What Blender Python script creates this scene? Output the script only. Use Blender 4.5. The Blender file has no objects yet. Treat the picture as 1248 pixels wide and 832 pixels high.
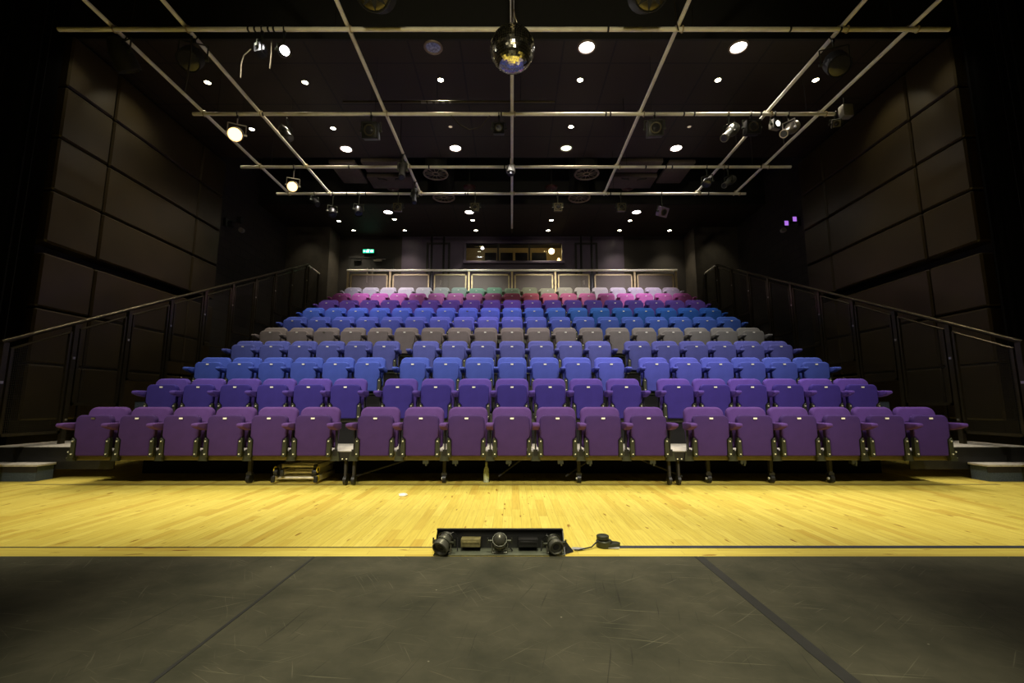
import bpy, bmesh, math, random
from mathutils import Vector, Matrix
random.seed(7)
S = bpy.context.scene
COL = S.collection
PI = math.pi
R = math.radians

# ------------------------------------------------------------------ survey helper
CAM_Z, FPX, TH = 0.87, 555.0, R(7.8)
CT, ST = math.cos(TH), math.sin(TH)
def P(px, py, Y):
    """surveyed point of the hall at depth Y from its pixel in the photograph"""
    v = (416 - py) / FPX; u = (px - 624) / FPX
    t = Y / (CT - v * ST)
    return Vector((u * t, Y, CAM_Z + (v * CT + ST) * t))
def PZ(px, py, z):
    v = (416 - py) / FPX; u = (px - 624) / FPX
    t = (z - CAM_Z) / (v * CT + ST)
    return Vector((u * t, t * (CT - v * ST), z))

# ------------------------------------------------------------------ materials
def new_mat(name):
    m = bpy.data.materials.new(name); m.use_nodes = True
    nt = m.node_tree
    return m, nt, nt.nodes['Principled BSDF'], nt.nodes['Material Output']
def N(nt, t, **kw):
    n = nt.nodes.new(t)
    for k, v in kw.items(): setattr(n, k, v)
    return n
def rgba(c): return (c[0], c[1], c[2], 1.0)
def mat(name, col, rough=0.5, metal=0.0, noise=0.12, scale=14.0, bump=0.0, bscale=60.0, spec=0.5):
    m, nt, b, out = new_mat(name)
    tc = N(nt, 'ShaderNodeTexCoord')
    nz = N(nt, 'ShaderNodeTexNoise'); nz.inputs['Scale'].default_value = scale; nz.inputs['Detail'].default_value = 4
    nt.links.new(tc.outputs['Object'], nz.inputs['Vector'])
    r = N(nt, 'ShaderNodeValToRGB')
    r.color_ramp.elements[0].position = 0.3; r.color_ramp.elements[1].position = 0.7
    r.color_ramp.elements[0].color = rgba([c * (1 - noise) for c in col])
    r.color_ramp.elements[1].color = rgba([min(1, c * (1 + noise)) for c in col])
    nt.links.new(nz.outputs['Fac'], r.inputs['Fac'])
    nt.links.new(r.outputs['Color'], b.inputs['Base Color'])
    b.inputs['Roughness'].default_value = rough; b.inputs['Metallic'].default_value = metal
    b.inputs['Specular IOR Level'].default_value = spec
    if bump > 0:
        n2 = N(nt, 'ShaderNodeTexNoise'); n2.inputs['Scale'].default_value = bscale
        nt.links.new(tc.outputs['Object'], n2.inputs['Vector'])
        bp = N(nt, 'ShaderNodeBump'); bp.inputs['Strength'].default_value = bump; bp.inputs['Distance'].default_value = 0.01
        nt.links.new(n2.outputs['Fac'], bp.inputs['Height']); nt.links.new(bp.outputs['Normal'], b.inputs['Normal'])
    return m
def emit(name, col, strength):
    m, nt, b, out = new_mat(name)
    b.inputs['Base Color'].default_value = rgba(col)
    b.inputs['Emission Color'].default_value = rgba(col)
    b.inputs['Emission Strength'].default_value = strength
    return m

def fabric_mat():
    m, nt, b, out = new_mat('woven_fabric')
    oi = N(nt, 'ShaderNodeObjectInfo'); tc = N(nt, 'ShaderNodeTexCoord')
    nz = N(nt, 'ShaderNodeTexNoise'); nz.inputs['Scale'].default_value = 350; nz.inputs['Detail'].default_value = 3
    nl = N(nt, 'ShaderNodeTexNoise'); nl.inputs['Scale'].default_value = 9
    nt.links.new(tc.outputs['Object'], nz.inputs['Vector']); nt.links.new(tc.outputs['Object'], nl.inputs['Vector'])
    mx = N(nt, 'ShaderNodeMath', operation='MULTIPLY_ADD'); mx.inputs[1].default_value = 0.4; mx.inputs[2].default_value = 0.62
    nt.links.new(nz.outputs['Fac'], mx.inputs[0])
    m2 = N(nt, 'ShaderNodeMath', operation='MULTIPLY_ADD'); m2.inputs[1].default_value = 0.36
    nt.links.new(nl.outputs['Fac'], m2.inputs[0]); nt.links.new(mx.outputs[0], m2.inputs[2])
    vm = N(nt, 'ShaderNodeVectorMath', operation='SCALE')
    nt.links.new(oi.outputs['Color'], vm.inputs[0]); nt.links.new(m2.outputs[0], vm.inputs['Scale'])
    nt.links.new(vm.outputs['Vector'], b.inputs['Base Color'])
    b.inputs['Roughness'].default_value = 0.92
    b.inputs['Specular IOR Level'].default_value = 0.15
    b.inputs['Sheen Weight'].default_value = 0.12; b.inputs['Sheen Roughness'].default_value = 0.4
    nt.links.new(vm.outputs['Vector'], b.inputs['Sheen Tint'])
    bp = N(nt, 'ShaderNodeBump'); bp.inputs['Strength'].default_value = 0.25; bp.inputs['Distance'].default_value = 0.002
    nt.links.new(nz.outputs['Fac'], bp.inputs['Height']); nt.links.new(bp.outputs['Normal'], b.inputs['Normal'])
    return m

def wood_mat(name='maple_boards', along_x=False):
    m, nt, b, out = new_mat(name)
    tc = N(nt, 'ShaderNodeTexCoord'); mp = N(nt, 'ShaderNodeMapping')
    mp.inputs['Rotation'].default_value = (0, 0, 0 if along_x else PI / 2)
    nt.links.new(tc.outputs['Object'], mp.inputs['Vector'])
    br = N(nt, 'ShaderNodeTexBrick')
    br.offset = 0.37; br.offset_frequency = 2; br.squash = 1.0
    br.inputs['Color1'].default_value = (0.0, 0.0, 0.0, 1); br.inputs['Color2'].default_value = (1, 1, 1, 1)
    br.inputs['Mortar'].default_value = (0.5, 0.5, 0.5, 1)
    br.inputs['Scale'].default_value = 1.0; br.inputs['Mortar Size'].default_value = 0.0011
    br.inputs['Brick Width'].default_value = 0.62; br.inputs['Row Height'].default_value = 0.07
    nt.links.new(mp.outputs['Vector'], br.inputs['Vector'])
    ramp = N(nt, 'ShaderNodeValToRGB')
    e = ramp.color_ramp.elements
    e[0].position = 0.0; e[0].color = (0.62, 0.44, 0.072, 1)
    e[1].position = 1.0; e[1].color = (0.78, 0.66, 0.14, 1)
    y_ = ramp.color_ramp.elements.new(0.10); y_.color = (0.66, 0.51, 0.088, 1)
    x = ramp.color_ramp.elements.new(0.22); x.color = (0.71, 0.58, 0.105, 1)
    nt.links.new(br.outputs['Color'], ramp.inputs['Fac'])
    # grain
    mg = N(nt, 'ShaderNodeMapping'); mg.inputs['Scale'].default_value = (1.2, 22, 1)
    nt.links.new(mp.outputs['Vector'], mg.inputs['Vector'])
    ng = N(nt, 'ShaderNodeTexNoise'); ng.inputs['Scale'].default_value = 3.0; ng.inputs['Detail'].default_value = 6
    nt.links.new(mg.outputs['Vector'], ng.inputs['Vector'])
    rg = N(nt, 'ShaderNodeValToRGB'); rg.color_ramp.elements[0].position = 0.3; rg.color_ramp.elements[1].position = 0.62
    rg.color_ramp.elements[0].color = (0.86, 0.81, 0.70, 1); rg.color_ramp.elements[1].color = (1, 1, 1, 1)
    nt.links.new(ng.outputs['Fac'], rg.inputs['Fac'])
    # knots
    mk = N(nt, 'ShaderNodeMapping'); mk.inputs['Scale'].default_value = (2.2, 9, 1)
    nt.links.new(mp.outputs['Vector'], mk.inputs['Vector'])
    nk = N(nt, 'ShaderNodeTexNoise'); nk.inputs['Scale'].default_value = 2.6; nk.inputs['Detail'].default_value = 1
    nt.links.new(mk.outputs['Vector'], nk.inputs['Vector'])
    rk = N(nt, 'ShaderNodeValToRGB'); rk.color_ramp.elements[0].position = 0.69; rk.color_ramp.elements[1].position = 0.76
    rk.color_ramp.elements[0].color = (1, 1, 1, 1); rk.color_ramp.elements[1].color = (0.45, 0.27, 0.13, 1)
    nt.links.new(nk.outputs['Fac'], rk.inputs['Fac'])
    def mul(a, c):
        n = N(nt, 'ShaderNodeMix', data_type='RGBA', blend_type='MULTIPLY'); n.inputs['Factor'].default_value = 1
        nt.links.new(a, n.inputs['A']); nt.links.new(c, n.inputs['B']); return n.outputs['Result']
    c = mul(mul(ramp.outputs['Color'], rg.outputs['Color']), rk.outputs['Color'])
    mm = N(nt, 'ShaderNodeMix', data_type='RGBA'); mm.inputs['B'].default_value = (0.46, 0.32, 0.06, 1)
    nt.links.new(br.outputs['Fac'], mm.inputs['Factor']); nt.links.new(c, mm.inputs['A'])
    nt.links.new(mm.outputs['Result'], b.inputs['Base Color'])
    b.inputs['Roughness'].default_value = 0.5; b.inputs['Specular IOR Level'].default_value = 0.3
    return m

def marley_mat():
    m, nt, b, out = new_mat('scuffed_vinyl')
    tc = N(nt, 'ShaderNodeTexCoord')
    base = N(nt, 'ShaderNodeTexNoise'); base.inputs['Scale'].default_value = 3.4; base.inputs['Detail'].default_value = 9; base.inputs['Roughness'].default_value = .62
    nt.links.new(tc.outputs['Object'], base.inputs['Vector'])
    r0 = N(nt, 'ShaderNodeValToRGB'); r0.color_ramp.elements[0].position = 0.3; r0.color_ramp.elements[1].position = 0.68
    r0.color_ramp.elements[0].color = (0.043, 0.044, 0.028, 1); r0.color_ramp.elements[1].color = (0.088, 0.083, 0.054, 1)
    nt.links.new(base.outputs['Fac'], r0.inputs['Fac'])
    cur = r0.outputs['Color']
    for k, (ang, sx, sy, th, colr) in enumerate([(8, 1.3, 34, .715, (.20, .19, .12)), (62, 1.6, 40, .73, (.17, .16, .11)), (-38, 1.4, 38, .725, (.19, .18, .12)),
                                                 (-75, 1.5, 30, .735, (.012, .012, .010)), (30, 2.4, 52, .74, (.22, .2, .13)), (100, 0.9, 26, .73, (.010, .010, .009))]):
        mp = N(nt, 'ShaderNodeMapping'); mp.inputs['Rotation'].default_value = (0, 0, R(ang)); mp.inputs['Location'].default_value = (k * 3.7, k * 1.9, 0)
        wob = N(nt, 'ShaderNodeTexNoise'); wob.inputs['Scale'].default_value = 0.9
        nt.links.new(tc.outputs['Object'], wob.inputs['Vector'])
        ad = N(nt, 'ShaderNodeVectorMath', operation='MULTIPLY_ADD'); ad.inputs[1].default_value = (.18, .18, 0)
        nt.links.new(wob.outputs['Color'], ad.inputs[0]); nt.links.new(tc.outputs['Object'], ad.inputs[2])
        nt.links.new(ad.outputs['Vector'], mp.inputs['Vector'])
        m2 = N(nt, 'ShaderNodeMapping'); m2.inputs['Scale'].default_value = (sx * 1.1, sy * 1.7, 1)
        nt.links.new(mp.outputs['Vector'], m2.inputs['Vector'])
        nz = N(nt, 'ShaderNodeTexNoise'); nz.inputs['Scale'].default_value = 1.6; nz.inputs['Detail'].default_value = 2
        nt.links.new(m2.outputs['Vector'], nz.inputs['Vector'])
        rr = N(nt, 'ShaderNodeMapRange'); rr.inputs['From Min'].default_value = th - .055; rr.inputs['From Max'].default_value = th + .02; rr.inputs['To Max'].default_value = .48
        nt.links.new(nz.outputs['Fac'], rr.inputs['Value'])
        mx = N(nt, 'ShaderNodeMix', data_type='RGBA'); mx.inputs['B'].default_value = rgba(colr)
        nt.links.new(rr.outputs['Result'], mx.inputs['Factor']); nt.links.new(cur, mx.inputs['A'])
        cur = mx.outputs['Result']
    # pale specks
    vo = N(nt, 'ShaderNodeTexVoronoi'); vo.inputs['Scale'].default_value = 5.5
    nt.links.new(tc.outputs['Object'], vo.inputs['Vector'])
    rv = N(nt, 'ShaderNodeMapRange'); rv.inputs['From Min'].default_value = .028; rv.inputs['From Max'].default_value = .014
    nt.links.new(vo.outputs['Distance'], rv.inputs['Value'])
    mx = N(nt, 'ShaderNodeMix', data_type='RGBA'); mx.inputs['B'].default_value = (.25, .24, .17, 1)
    nt.links.new(rv.outputs['Result'], mx.inputs['Factor']); nt.links.new(cur, mx.inputs['A'])
    nt.links.new(mx.outputs['Result'], b.inputs['Base Color'])
    b.inputs['Roughness'].default_value = 0.72; b.inputs['Specular IOR Level'].default_value = 0.2
    return m

def brick_mat(name, c1, c2, mortar):
    m, nt, b, out = new_mat(name)
    tc = N(nt, 'ShaderNodeTexCoord'); mp = N(nt, 'ShaderNodeMapping'); mp.inputs['Rotation'].default_value = (PI / 2, 0, PI / 2)
    sx = N(nt, 'ShaderNodeSeparateXYZ'); cx = N(nt, 'ShaderNodeCombineXYZ')
    nt.links.new(tc.outputs['Object'], sx.inputs[0])
    nt.links.new(sx.outputs['Y'], cx.inputs['X']); nt.links.new(sx.outputs['Z'], cx.inputs['Y'])
    br = N(nt, 'ShaderNodeTexBrick'); br.inputs['Scale'].default_value = 1
    br.inputs['Brick Width'].default_value = .44; br.inputs['Row Height'].default_value = .215; br.inputs['Mortar Size'].default_value = .008
    br.inputs['Color1'].default_value = rgba(c1); br.inputs['Color2'].default_value = rgba(c2); br.inputs['Mortar'].default_value = rgba(mortar)
    nt.links.new(cx.outputs[0], br.inputs['Vector']); nt.links.new(br.outputs['Color'], b.inputs['Base Color'])
    b.inputs['Roughness'].default_value = .9
    bp = N(nt, 'ShaderNodeBump'); bp.inputs['Strength'].default_value = .5; bp.inputs['Distance'].default_value = .01; bp.invert = True
    nt.links.new(br.outputs['Fac'], bp.inputs['Height']); nt.links.new(bp.outputs['Normal'], b.inputs['Normal'])
    return m

def ceiling_mat():
    m, nt, b, out = new_mat('dark_ceiling_tiles')
    tc = N(nt, 'ShaderNodeTexCoord')
    br = N(nt, 'ShaderNodeTexBrick'); br.offset = 0.0; br.inputs['Scale'].default_value = 1
    br.inputs['Brick Width'].default_value = .8; br.inputs['Row Height'].default_value = 1.03; br.inputs['Mortar Size'].default_value = .016
    br.inputs['Color1'].default_value = (.020, .013, .007, 1); br.inputs['Color2'].default_value = (.024, .016, .009, 1); br.inputs['Mortar'].default_value = (.002, .002, .002, 1)
    mp = N(nt, 'ShaderNodeMapping'); mp.inputs['Location'].default_value = (8, -.56, 0)
    nt.links.new(tc.outputs['Object'], mp.inputs['Vector']); nt.links.new(mp.outputs['Vector'], br.inputs['Vector'])
    nt.links.new(br.outputs['Color'], b.inputs['Base Color']); b.inputs['Roughness'].default_value = .65
    return m

def mesh_screen_mat(name, col, open_frac, pitch=.02, rough=.5, metal=.6):
    m, nt, b, out = new_mat(name)
    b.inputs['Base Color'].default_value = rgba(col); b.inputs['Roughness'].default_value = rough; b.inputs['Metallic'].default_value = metal
    tc = N(nt, 'ShaderNodeTexCoord'); ck = N(nt, 'ShaderNodeTexVoronoi'); ck.inputs['Scale'].default_value = 1 / pitch; ck.inputs['Randomness'].default_value = 0.0
    nt.links.new(tc.outputs['Object'], ck.inputs['Vector'])
    lt = N(nt, 'ShaderNodeMath', operation='LESS_THAN'); lt.inputs[1].default_value = open_frac
    nt.links.new(ck.outputs['Distance'], lt.inputs[0])
    tr = N(nt, 'ShaderNodeBsdfTransparent'); mx = N(nt, 'ShaderNodeMixShader')
    nt.links.new(lt.outputs[0], mx.inputs['Fac']); nt.links.new(b.outputs[0], mx.inputs[1]); nt.links.new(tr.outputs[0], mx.inputs[2])
    nt.links.new(mx.outputs[0], out.inputs['Surface'])
    return m

def glass_mat(name, tint=(1, 1, 1), rough=0.0):
    m, nt, b, out = new_mat(name)
    b.inputs['Base Color'].default_value = rgba(tint); b.inputs['Roughness'].default_value = rough
    b.inputs['Transmission Weight'].default_value = 1.0; b.inputs['IOR'].default_value = 1.45
    return m

M = {
 'fabric': fabric_mat(), 'wood': wood_mat(), 'wood_x': wood_mat('maple_border_boards', True), 'marley': marley_mat(),
 'black': mat('matt_black_paint', (.012, .012, .011), .75), 'satin': mat('satin_black_metal', (.018, .018, .017), .38, .3),
 'olive': mat('olive_black_steel', (.040, .044, .026), .45, .4), 'bolt': mat('bright_bolt_steel', (.92, .90, .70), .35, .2),
 'plate': mat('ivory_number_plate', (.92, .9, .84), .4, 0, .03), 'plate_dim': mat('tarnished_plate', (.10, .09, .06), .5),
 'pipe': mat('galvanised_pipe', (.95, .90, .74), .5, .1, .1, 8), 'steel': mat('brushed_steel', (.62, .58, .50), .3, .85),
 'beam': mat('olive_brown_beam', (.115, .095, .040), .5, .3), 'void': mat('shade_black', (.004, .004, .004), .95), 'deck': mat('lit_grey_tread', (.52, .49, .42), .7, 0, .2, 20),  # void: near-black colour stands for the shade on risers and high ceiling
 'riser': mat('slate_riser_carpet', (.055, .075, .095), .95, 0, .3, 90), 'under': mat('dark_understructure', (.016, .014, .012), .7),
 'carpet': mat('charcoal_carpet', (.03, .03, .03), .95, 0, .3, 90),
 'brick': brick_mat('black_painted_blockwork', (.030, .026, .021), (.038, .032, .026), (.017, .015, .013)),
 'panel': mat('bronze_black_panel', (.047, .034, .014), .34, .25, .12, 2.0), 'ceil': ceiling_mat(),
 'purplewall': mat('dark_aubergine_paint', (.068, .052, .092), .5, 0, .12, 3), 'blackwall': mat('black_wall_paint', (.020, .017, .014), .8),
 'rearwall': mat('brown_black_render', (.05, .042, .03), .8, 0, .2, 5),
 'railmesh': mesh_screen_mat('perforated_black_screen', (.05, .045, .03), .47, .02), 'backmesh': mesh_screen_mat('perforated_grey_screen', (.26, .22, .19), .30, .016, .6, .2),
 'frame_brass': mat('bronze_steel_frame', (.50, .40, .22), .45, .5), 'handrail': mat('polished_handrail', (.96, .90, .76), .4, .15),
 'side_rail': mat('dark_bronze_rail', (.075, .062, .034), .34, .8), 'glass': glass_mat('window_glass'), 'bottleglass': mat('pale_bottle_glass', (.42, .46, .30), .12, .1, .5, 40),
 'label': mat('faded_label', (.42, .46, .22), .6), 'ochre': mat('ochre_wall', (.40, .30, .12), .7), 'monitor': mat('screen_black', (.01, .01, .012), .25),
 'warm': emit('warm_lamp', (1, .86, .60), 35), 'white_lamp': emit('white_lamp', (1, .95, .92), 22), 'amber': emit('amber_lens', (1, .66, .28), 3.2),
 'greenlamp': emit('pale_green_lamp', (.9, 1, .7), 2.0), 'dimlamp': emit('dim_lamp', (1, .8, .55), .35), 'violet': emit('violet_led', (.42, .16, .75), 1.0),
 'redlamp': mat('dull_red_dome', (.05, .008, .005), .5), 'exit_green': emit('exit_green', (.02, .70, .32), 2.0), 'exit_white': emit('exit_white', (.75, 1, .95), 4),
 'lens': mat('dark_lens_glass', (.03, .03, .035), .08), 'reflector': mat('dull_reflector', (.16, .14, .09), .35, .9),
 'mirror': mat('mirror_tiles', (.92, .90, .78), .17, 1.0, .02), 'grout': mat('ball_core', (.20, .19, .13), .5),
 'greybox': mat('grey_plastic', (.24, .23, .19), .5), 'alu': mat('scuffed_aluminium', (.72, .66, .48), .4, .45), 'yellowtape': mat('yellow_tape', (.75, .6, .05), .6),
 'paper': mat('white_paper', (.85, .83, .75), .8), 'tape': mat('blue_black_tape', (.05, .06, .085), .35), 'oliveline': mat('olive_floor_line', (.30, .24, .055), .6),
 'seam': mat('black_seam_tape', (.026, .026, .023), .8), 'silver': mat('silver_tape', (.62, .62, .58), .3, .4), 'duct': mat('dark_duct_panel', (.085, .066, .055), .7),
 'trough': mat('greenish_trough_metal', (.15, .165, .115), .4, .4), 'birdie': mat('gunmetal_lamp_body', (.16, .16, .125), .36, .6), 'ballast': mat('yellowed_ballast', (.20, .175, .07), .45, .2, .35, 30),
 'curtain': mat('black_velour', (.004, .004, .004), .95, spec=.1),
 'lilac': mat('lilac_gel', (.28, .20, .34), .4), 'vent': mat('bronze_vent', (.24, .19, .155), .5, .3), 'spotblue': mat('blue_white_lens', (.32, .36, .55), .2, .3, .6, 30),
}

# ------------------------------------------------------------------ mesh builder
class MB:
    def __init__(self): self.v, self.f, self.m = [], [], []
    def add(self, vs, fs, mi=0):
        o = len(self.v); self.v += [tuple(x) for x in vs]
        for f in fs: self.f.append(tuple(i + o for i in f)); self.m.append(mi)
        return self
    def box(self, c, s, mi=0, mtx=None):
        hx, hy, hz = s[0] / 2, s[1] / 2, s[2] / 2
        vs = [Vector((sx * hx, sy * hy, sz * hz)) for sx in (-1, 1) for sy in (-1, 1) for sz in (-1, 1)]
        if mtx is not None: vs = [mtx @ v for v in vs]
        c = Vector(c)
        return self.add([v + c for v in vs], [(0, 1, 3, 2), (4, 6, 7, 5), (0, 4, 5, 1), (2, 3, 7, 6), (0, 2, 6, 4), (1, 5, 7, 3)], mi)
    def span(self, x0, x1, y0, y1, z0, z1, mi=0):
        return self.box(((x0 + x1) / 2, (y0 + y1) / 2, (z0 + z1) / 2), (abs(x1 - x0), abs(y1 - y0), abs(z1 - z0)), mi)
    def cyl(self, p0, p1, r0, r1=None, n=14, mi=0, caps=True):
        p0, p1 = Vector(p0), Vector(p1); r1 = r0 if r1 is None else r1
        d = (p1 - p0); d.normalize()
        a = d.orthogonal().normalized(); b = d.cross(a)
        vs = []
        for p, r in ((p0, r0), (p1, r1)):
            for k in range(n):
                t = 2 * PI * k / n; vs.append(p + (a * math.cos(t) + b * math.sin(t)) * r)
        fs = [(k, (k + 1) % n, n + (k + 1) % n, n + k) for k in range(n)]
        if caps: fs += [tuple(range(n))[::-1], tuple(range(n, 2 * n))]
        return self.add(vs, fs, mi)
    def lathe(self, base, axis, prof, n=18, mi=0):
        """prof: list of (distance along axis, radius)"""
        base = Vector(base); d = Vector(axis).normalized(); a = d.orthogonal().normalized(); b = d.cross(a)
        vs = []
        for (h, r) in prof:
            for k in range(n):
                t = 2 * PI * k / n; vs.append(base + d * h + (a * math.cos(t) + b * math.sin(t)) * r)
        fs = []
        for i in range(len(prof) - 1):
            for k in range(n): fs.append((i * n + k, i * n + (k + 1) % n, (i + 1) * n + (k + 1) % n, (i + 1) * n + k))
        fs.append(tuple(range(n))[::-1]); fs.append(tuple(range((len(prof) - 1) * n, len(prof) * n)))
        return self.add(vs, fs, mi)
    def tube(self, pts, r, n=8, mi=0):
        pts = [Vector(p) for p in pts]; vs = []; up = None
        for i, p in enumerate(pts):
            d = (pts[min(i + 1, len(pts) - 1)] - pts[max(i - 1, 0)]).normalized()
            if up is None: up = d.orthogonal().normalized()
            a = (up - d * up.dot(d)).normalized(); up = a; b = d.cross(a)
            for k in range(n):
                t = 2 * PI * k / n; vs.append(p + (a * math.cos(t) + b * math.sin(t)) * r)
        fs = [(i * n + k, i * n + (k + 1) % n, (i + 1) * n + (k + 1) % n, (i + 1) * n + k) for i in range(len(pts) - 1) for k in range(n)]
        fs += [tuple(range(n))[::-1], tuple(range((len(pts) - 1) * n, len(pts) * n))]
        return self.add(vs, fs, mi)
    def torus(self, c, axis, R0, r, n=28, k=8, mi=0):
        c = Vector(c); d = Vector(axis).normalized(); a = d.orthogonal().normalized(); b = d.cross(a)
        vs = []
        for i in range(n):
            t = 2 * PI * i / n; rad = a * math.cos(t) + b * math.sin(t)
            for j in range(k):
                s = 2 * PI * j / k; vs.append(c + rad * (R0 + r * math.cos(s)) + d * (r * math.sin(s)))
        fs = [(i * k + j, ((i + 1) % n) * k + j, ((i + 1) % n) * k + (j + 1) % k, i * k + (j + 1) % k) for i in range(n) for j in range(k)]
        return self.add(vs, fs, mi)
    def prism(self, outline, y0, y1, mi=0, axis='y'):
        """outline in (x, z), extruded along y (or in (y, z) along x)"""
        n = len(outline)
        if axis == 'y': vs = [(x, y0, z) for x, z in outline] + [(x, y1, z) for x, z in outline]
        elif axis == 'x': vs = [(y0, x, z) for x, z in outline] + [(y1, x, z) for x, z in outline]
        else: vs = [(x, z, y0) for x, z in outline] + [(x, z, y1) for x, z in outline]
        fs = [tuple(range(n)), tuple(range(n, 2 * n))[::-1]] + [(k, n + k, n + (k + 1) % n, (k + 1) % n) for k in range(n)]
        return self.add(vs, fs, mi)
    def mesh(self, name, mats, bevel=0.0, seg=2, angle=40):
        me = bpy.data.meshes.new(name); me.from_pydata(self.v, [], self.f)
        if not isinstance(mats, (list, tuple)): mats = [mats]
        for m in mats: me.materials.append(m)
        for p, mi in zip(me.polygons, self.m): p.material_index = mi
        bm = bmesh.new(); bm.from_mesh(me)
        bmesh.ops.recalc_face_normals(bm, faces=bm.faces)
        if bevel > 0:
            es = [e for e in bm.edges if len(e.link_faces) == 2 and e.calc_face_angle() > R(50)]
            bmesh.ops.bevel(bm, geom=es, offset=bevel, segments=seg, profile=.5, affect='EDGES', clamp_overlap=True)
        for f in bm.faces: f.smooth = True
        for e in bm.edges:
            e.smooth = len(e.link_faces) == 2 and e.calc_face_angle() < R(angle)
        bm.to_mesh(me); bm.free()
        return me
    def build(self, name, mats, parent=None, bevel=0.0, seg=2, angle=40, loc=None):
        o = bpy.data.objects.new(name, self.mesh(name, mats, bevel, seg, angle))
        COL.objects.link(o)
        if parent is not None: o.parent = parent
        if loc is not None: o.location = loc
        return o
def tag(o, label, cat, group=None, kind=None):
    if label: o['label'] = label
    if cat: o['category'] = cat
    if group: o['group'] = group
    if kind: o['kind'] = kind
    return o
def thing(name, label, cat, loc=(0, 0, 0), group=None, rotz=0):
    o = bpy.data.objects.new(name, None); COL.objects.link(o); o.location = loc; o.rotation_euler = (0, 0, rotz)
    o.empty_display_size = .1
    return tag(o, label, cat, group)
def struct(name, mb, m, label=None, **kw):
    o = mb.build(name, m, **kw); o['kind'] = 'structure'
    if label: o['label'] = label
    return o
def round_rect(x0, x1, z0, z1, r_top, r_bot, n=5):
    pts = []
    for (cx, cz, r, a0) in ((x1 - r_top, z1 - r_top, r_top, 0), (x0 + r_top, z1 - r_top, r_top, 90), (x0 + r_bot, z0 + r_bot, r_bot, 180), (x1 - r_bot, z0 + r_bot, r_bot, 270)):
        for k in range(n + 1):
            t = R(a0 + 90 * k / n); pts.append((cx + r * math.cos(t), cz + r * math.sin(t)))
    return pts

ORD = ['first', 'second', 'third', 'fourth', 'fifth', 'sixth', 'seventh', 'eighth', 'ninth', 'tenth', 'eleventh', 'twelfth', 'thirteenth', 'fourteenth',
       'fifteenth', 'sixteenth', 'seventeenth', 'eighteenth', 'nineteenth']

# ------------------------------------------------------------------ layout numbers
RISE = .366
ROW_Y = [4.94, 5.845, 6.685, 7.52, 8.32, 9.13, 9.95, 10.75, 11.55, 12.36]
DECK_Z = [RISE * (i + 1) for i in range(10)]
GRID_Z = 5.37
XW = 6.8          # side walls
RAIL_X = 5.75
SEAT_END = 4.86
BACK_Y = 14.0

# ------------------------------------------------------------------ room shell
b = MB(); b.span(-XW, XW, 2.93, BACK_Y, -.05, 0); struct('floor', b, M['wood'])
b = MB(); b.span(-XW, XW, 2.76, 2.93, -.05, 0); struct('trim_1', b, M['wood_x'], 'pale wooden border board between the boards and the dark vinyl')
b = MB(); b.span(-XW, XW, -4.0, 2.76, -.05, -.004); struct('floor', b, M['black'])
for sgn, nm in ((-1, 'left'), (1, 'right')):
    b = MB(); b.span(sgn * XW, sgn * (XW + .2), -4.0, 13.2, -.05, 7.6); struct('wall_' + nm, b, M['brick'])
    b = MB(); b.span(sgn * 5.5, sgn * (XW + .2), 13.2, BACK_Y + .2, -.05, 7.6); struct('wall_back_' + nm, b, M['rearwall'])
b = MB(); b.span(-XW, XW, -4.2, -4.0, -.05, 7.6); struct('wall_front', b, M['blackwall'])
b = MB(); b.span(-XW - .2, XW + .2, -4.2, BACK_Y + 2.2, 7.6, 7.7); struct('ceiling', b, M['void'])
b = MB(); b.span(-XW, XW, 6.28, 9.58, 6.37, 6.47); struct('ceiling', b, M['ceil'])
b = MB(); b.span(-XW, XW, 11.68, BACK_Y, 6.18, 6.28); struct('ceiling', b, M['ceil'])
b = MB(); b.span(-XW, XW, 11.60, 11.68, 6.18, 7.6); struct('trim_2', b, M['black'])
b = MB(); b.span(-XW, XW, 9.58, 9.62, 6.37, 7.6).span(-XW, XW, 6.24, 6.28, 6.37, 7.6); struct('trim_3', b, M['black'])
# rear wall with control-room opening
w0, w1 = P(568, 297, BACK_Y), P(685, 319, BACK_Y)
wx0, wx1, wz0, wz1 = w0.x, w1.x, w1.z, w0.z
xm = P(490, 300, BACK_Y).x; xm2 = P(760, 300, BACK_Y).x
b = MB()
b.span(xm, wx0, BACK_Y, BACK_Y + .12, 3.4, 6.18).span(wx1, xm2, BACK_Y, BACK_Y + .12, 3.4, 6.18)
b.span(wx0, wx1, BACK_Y, BACK_Y + .12, 3.4, wz0).span(wx0, wx1, BACK_Y, BACK_Y + .12, wz1, 6.18)
b.span(-5.5, xm, BACK_Y, BACK_Y + .12, 3.4, 6.18, 1).span(xm2, 5.5, BACK_Y, BACK_Y + .12, 3.4, 6.18, 1)
struct('wall_back', b, [M['purplewall'], M['blackwall']])
# thin vertical mouldings on the rear wall
for k, px in enumerate((526, 541, 708, 721)):
    x = P(px, 310, BACK_Y).x
    b = MB(); b.span(x - .035, x + .035, BACK_Y - .05, BACK_Y, 3.66, 6.18); struct('trim_%d' % (k + 4), b, M['satin'], bevel=.006)
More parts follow.
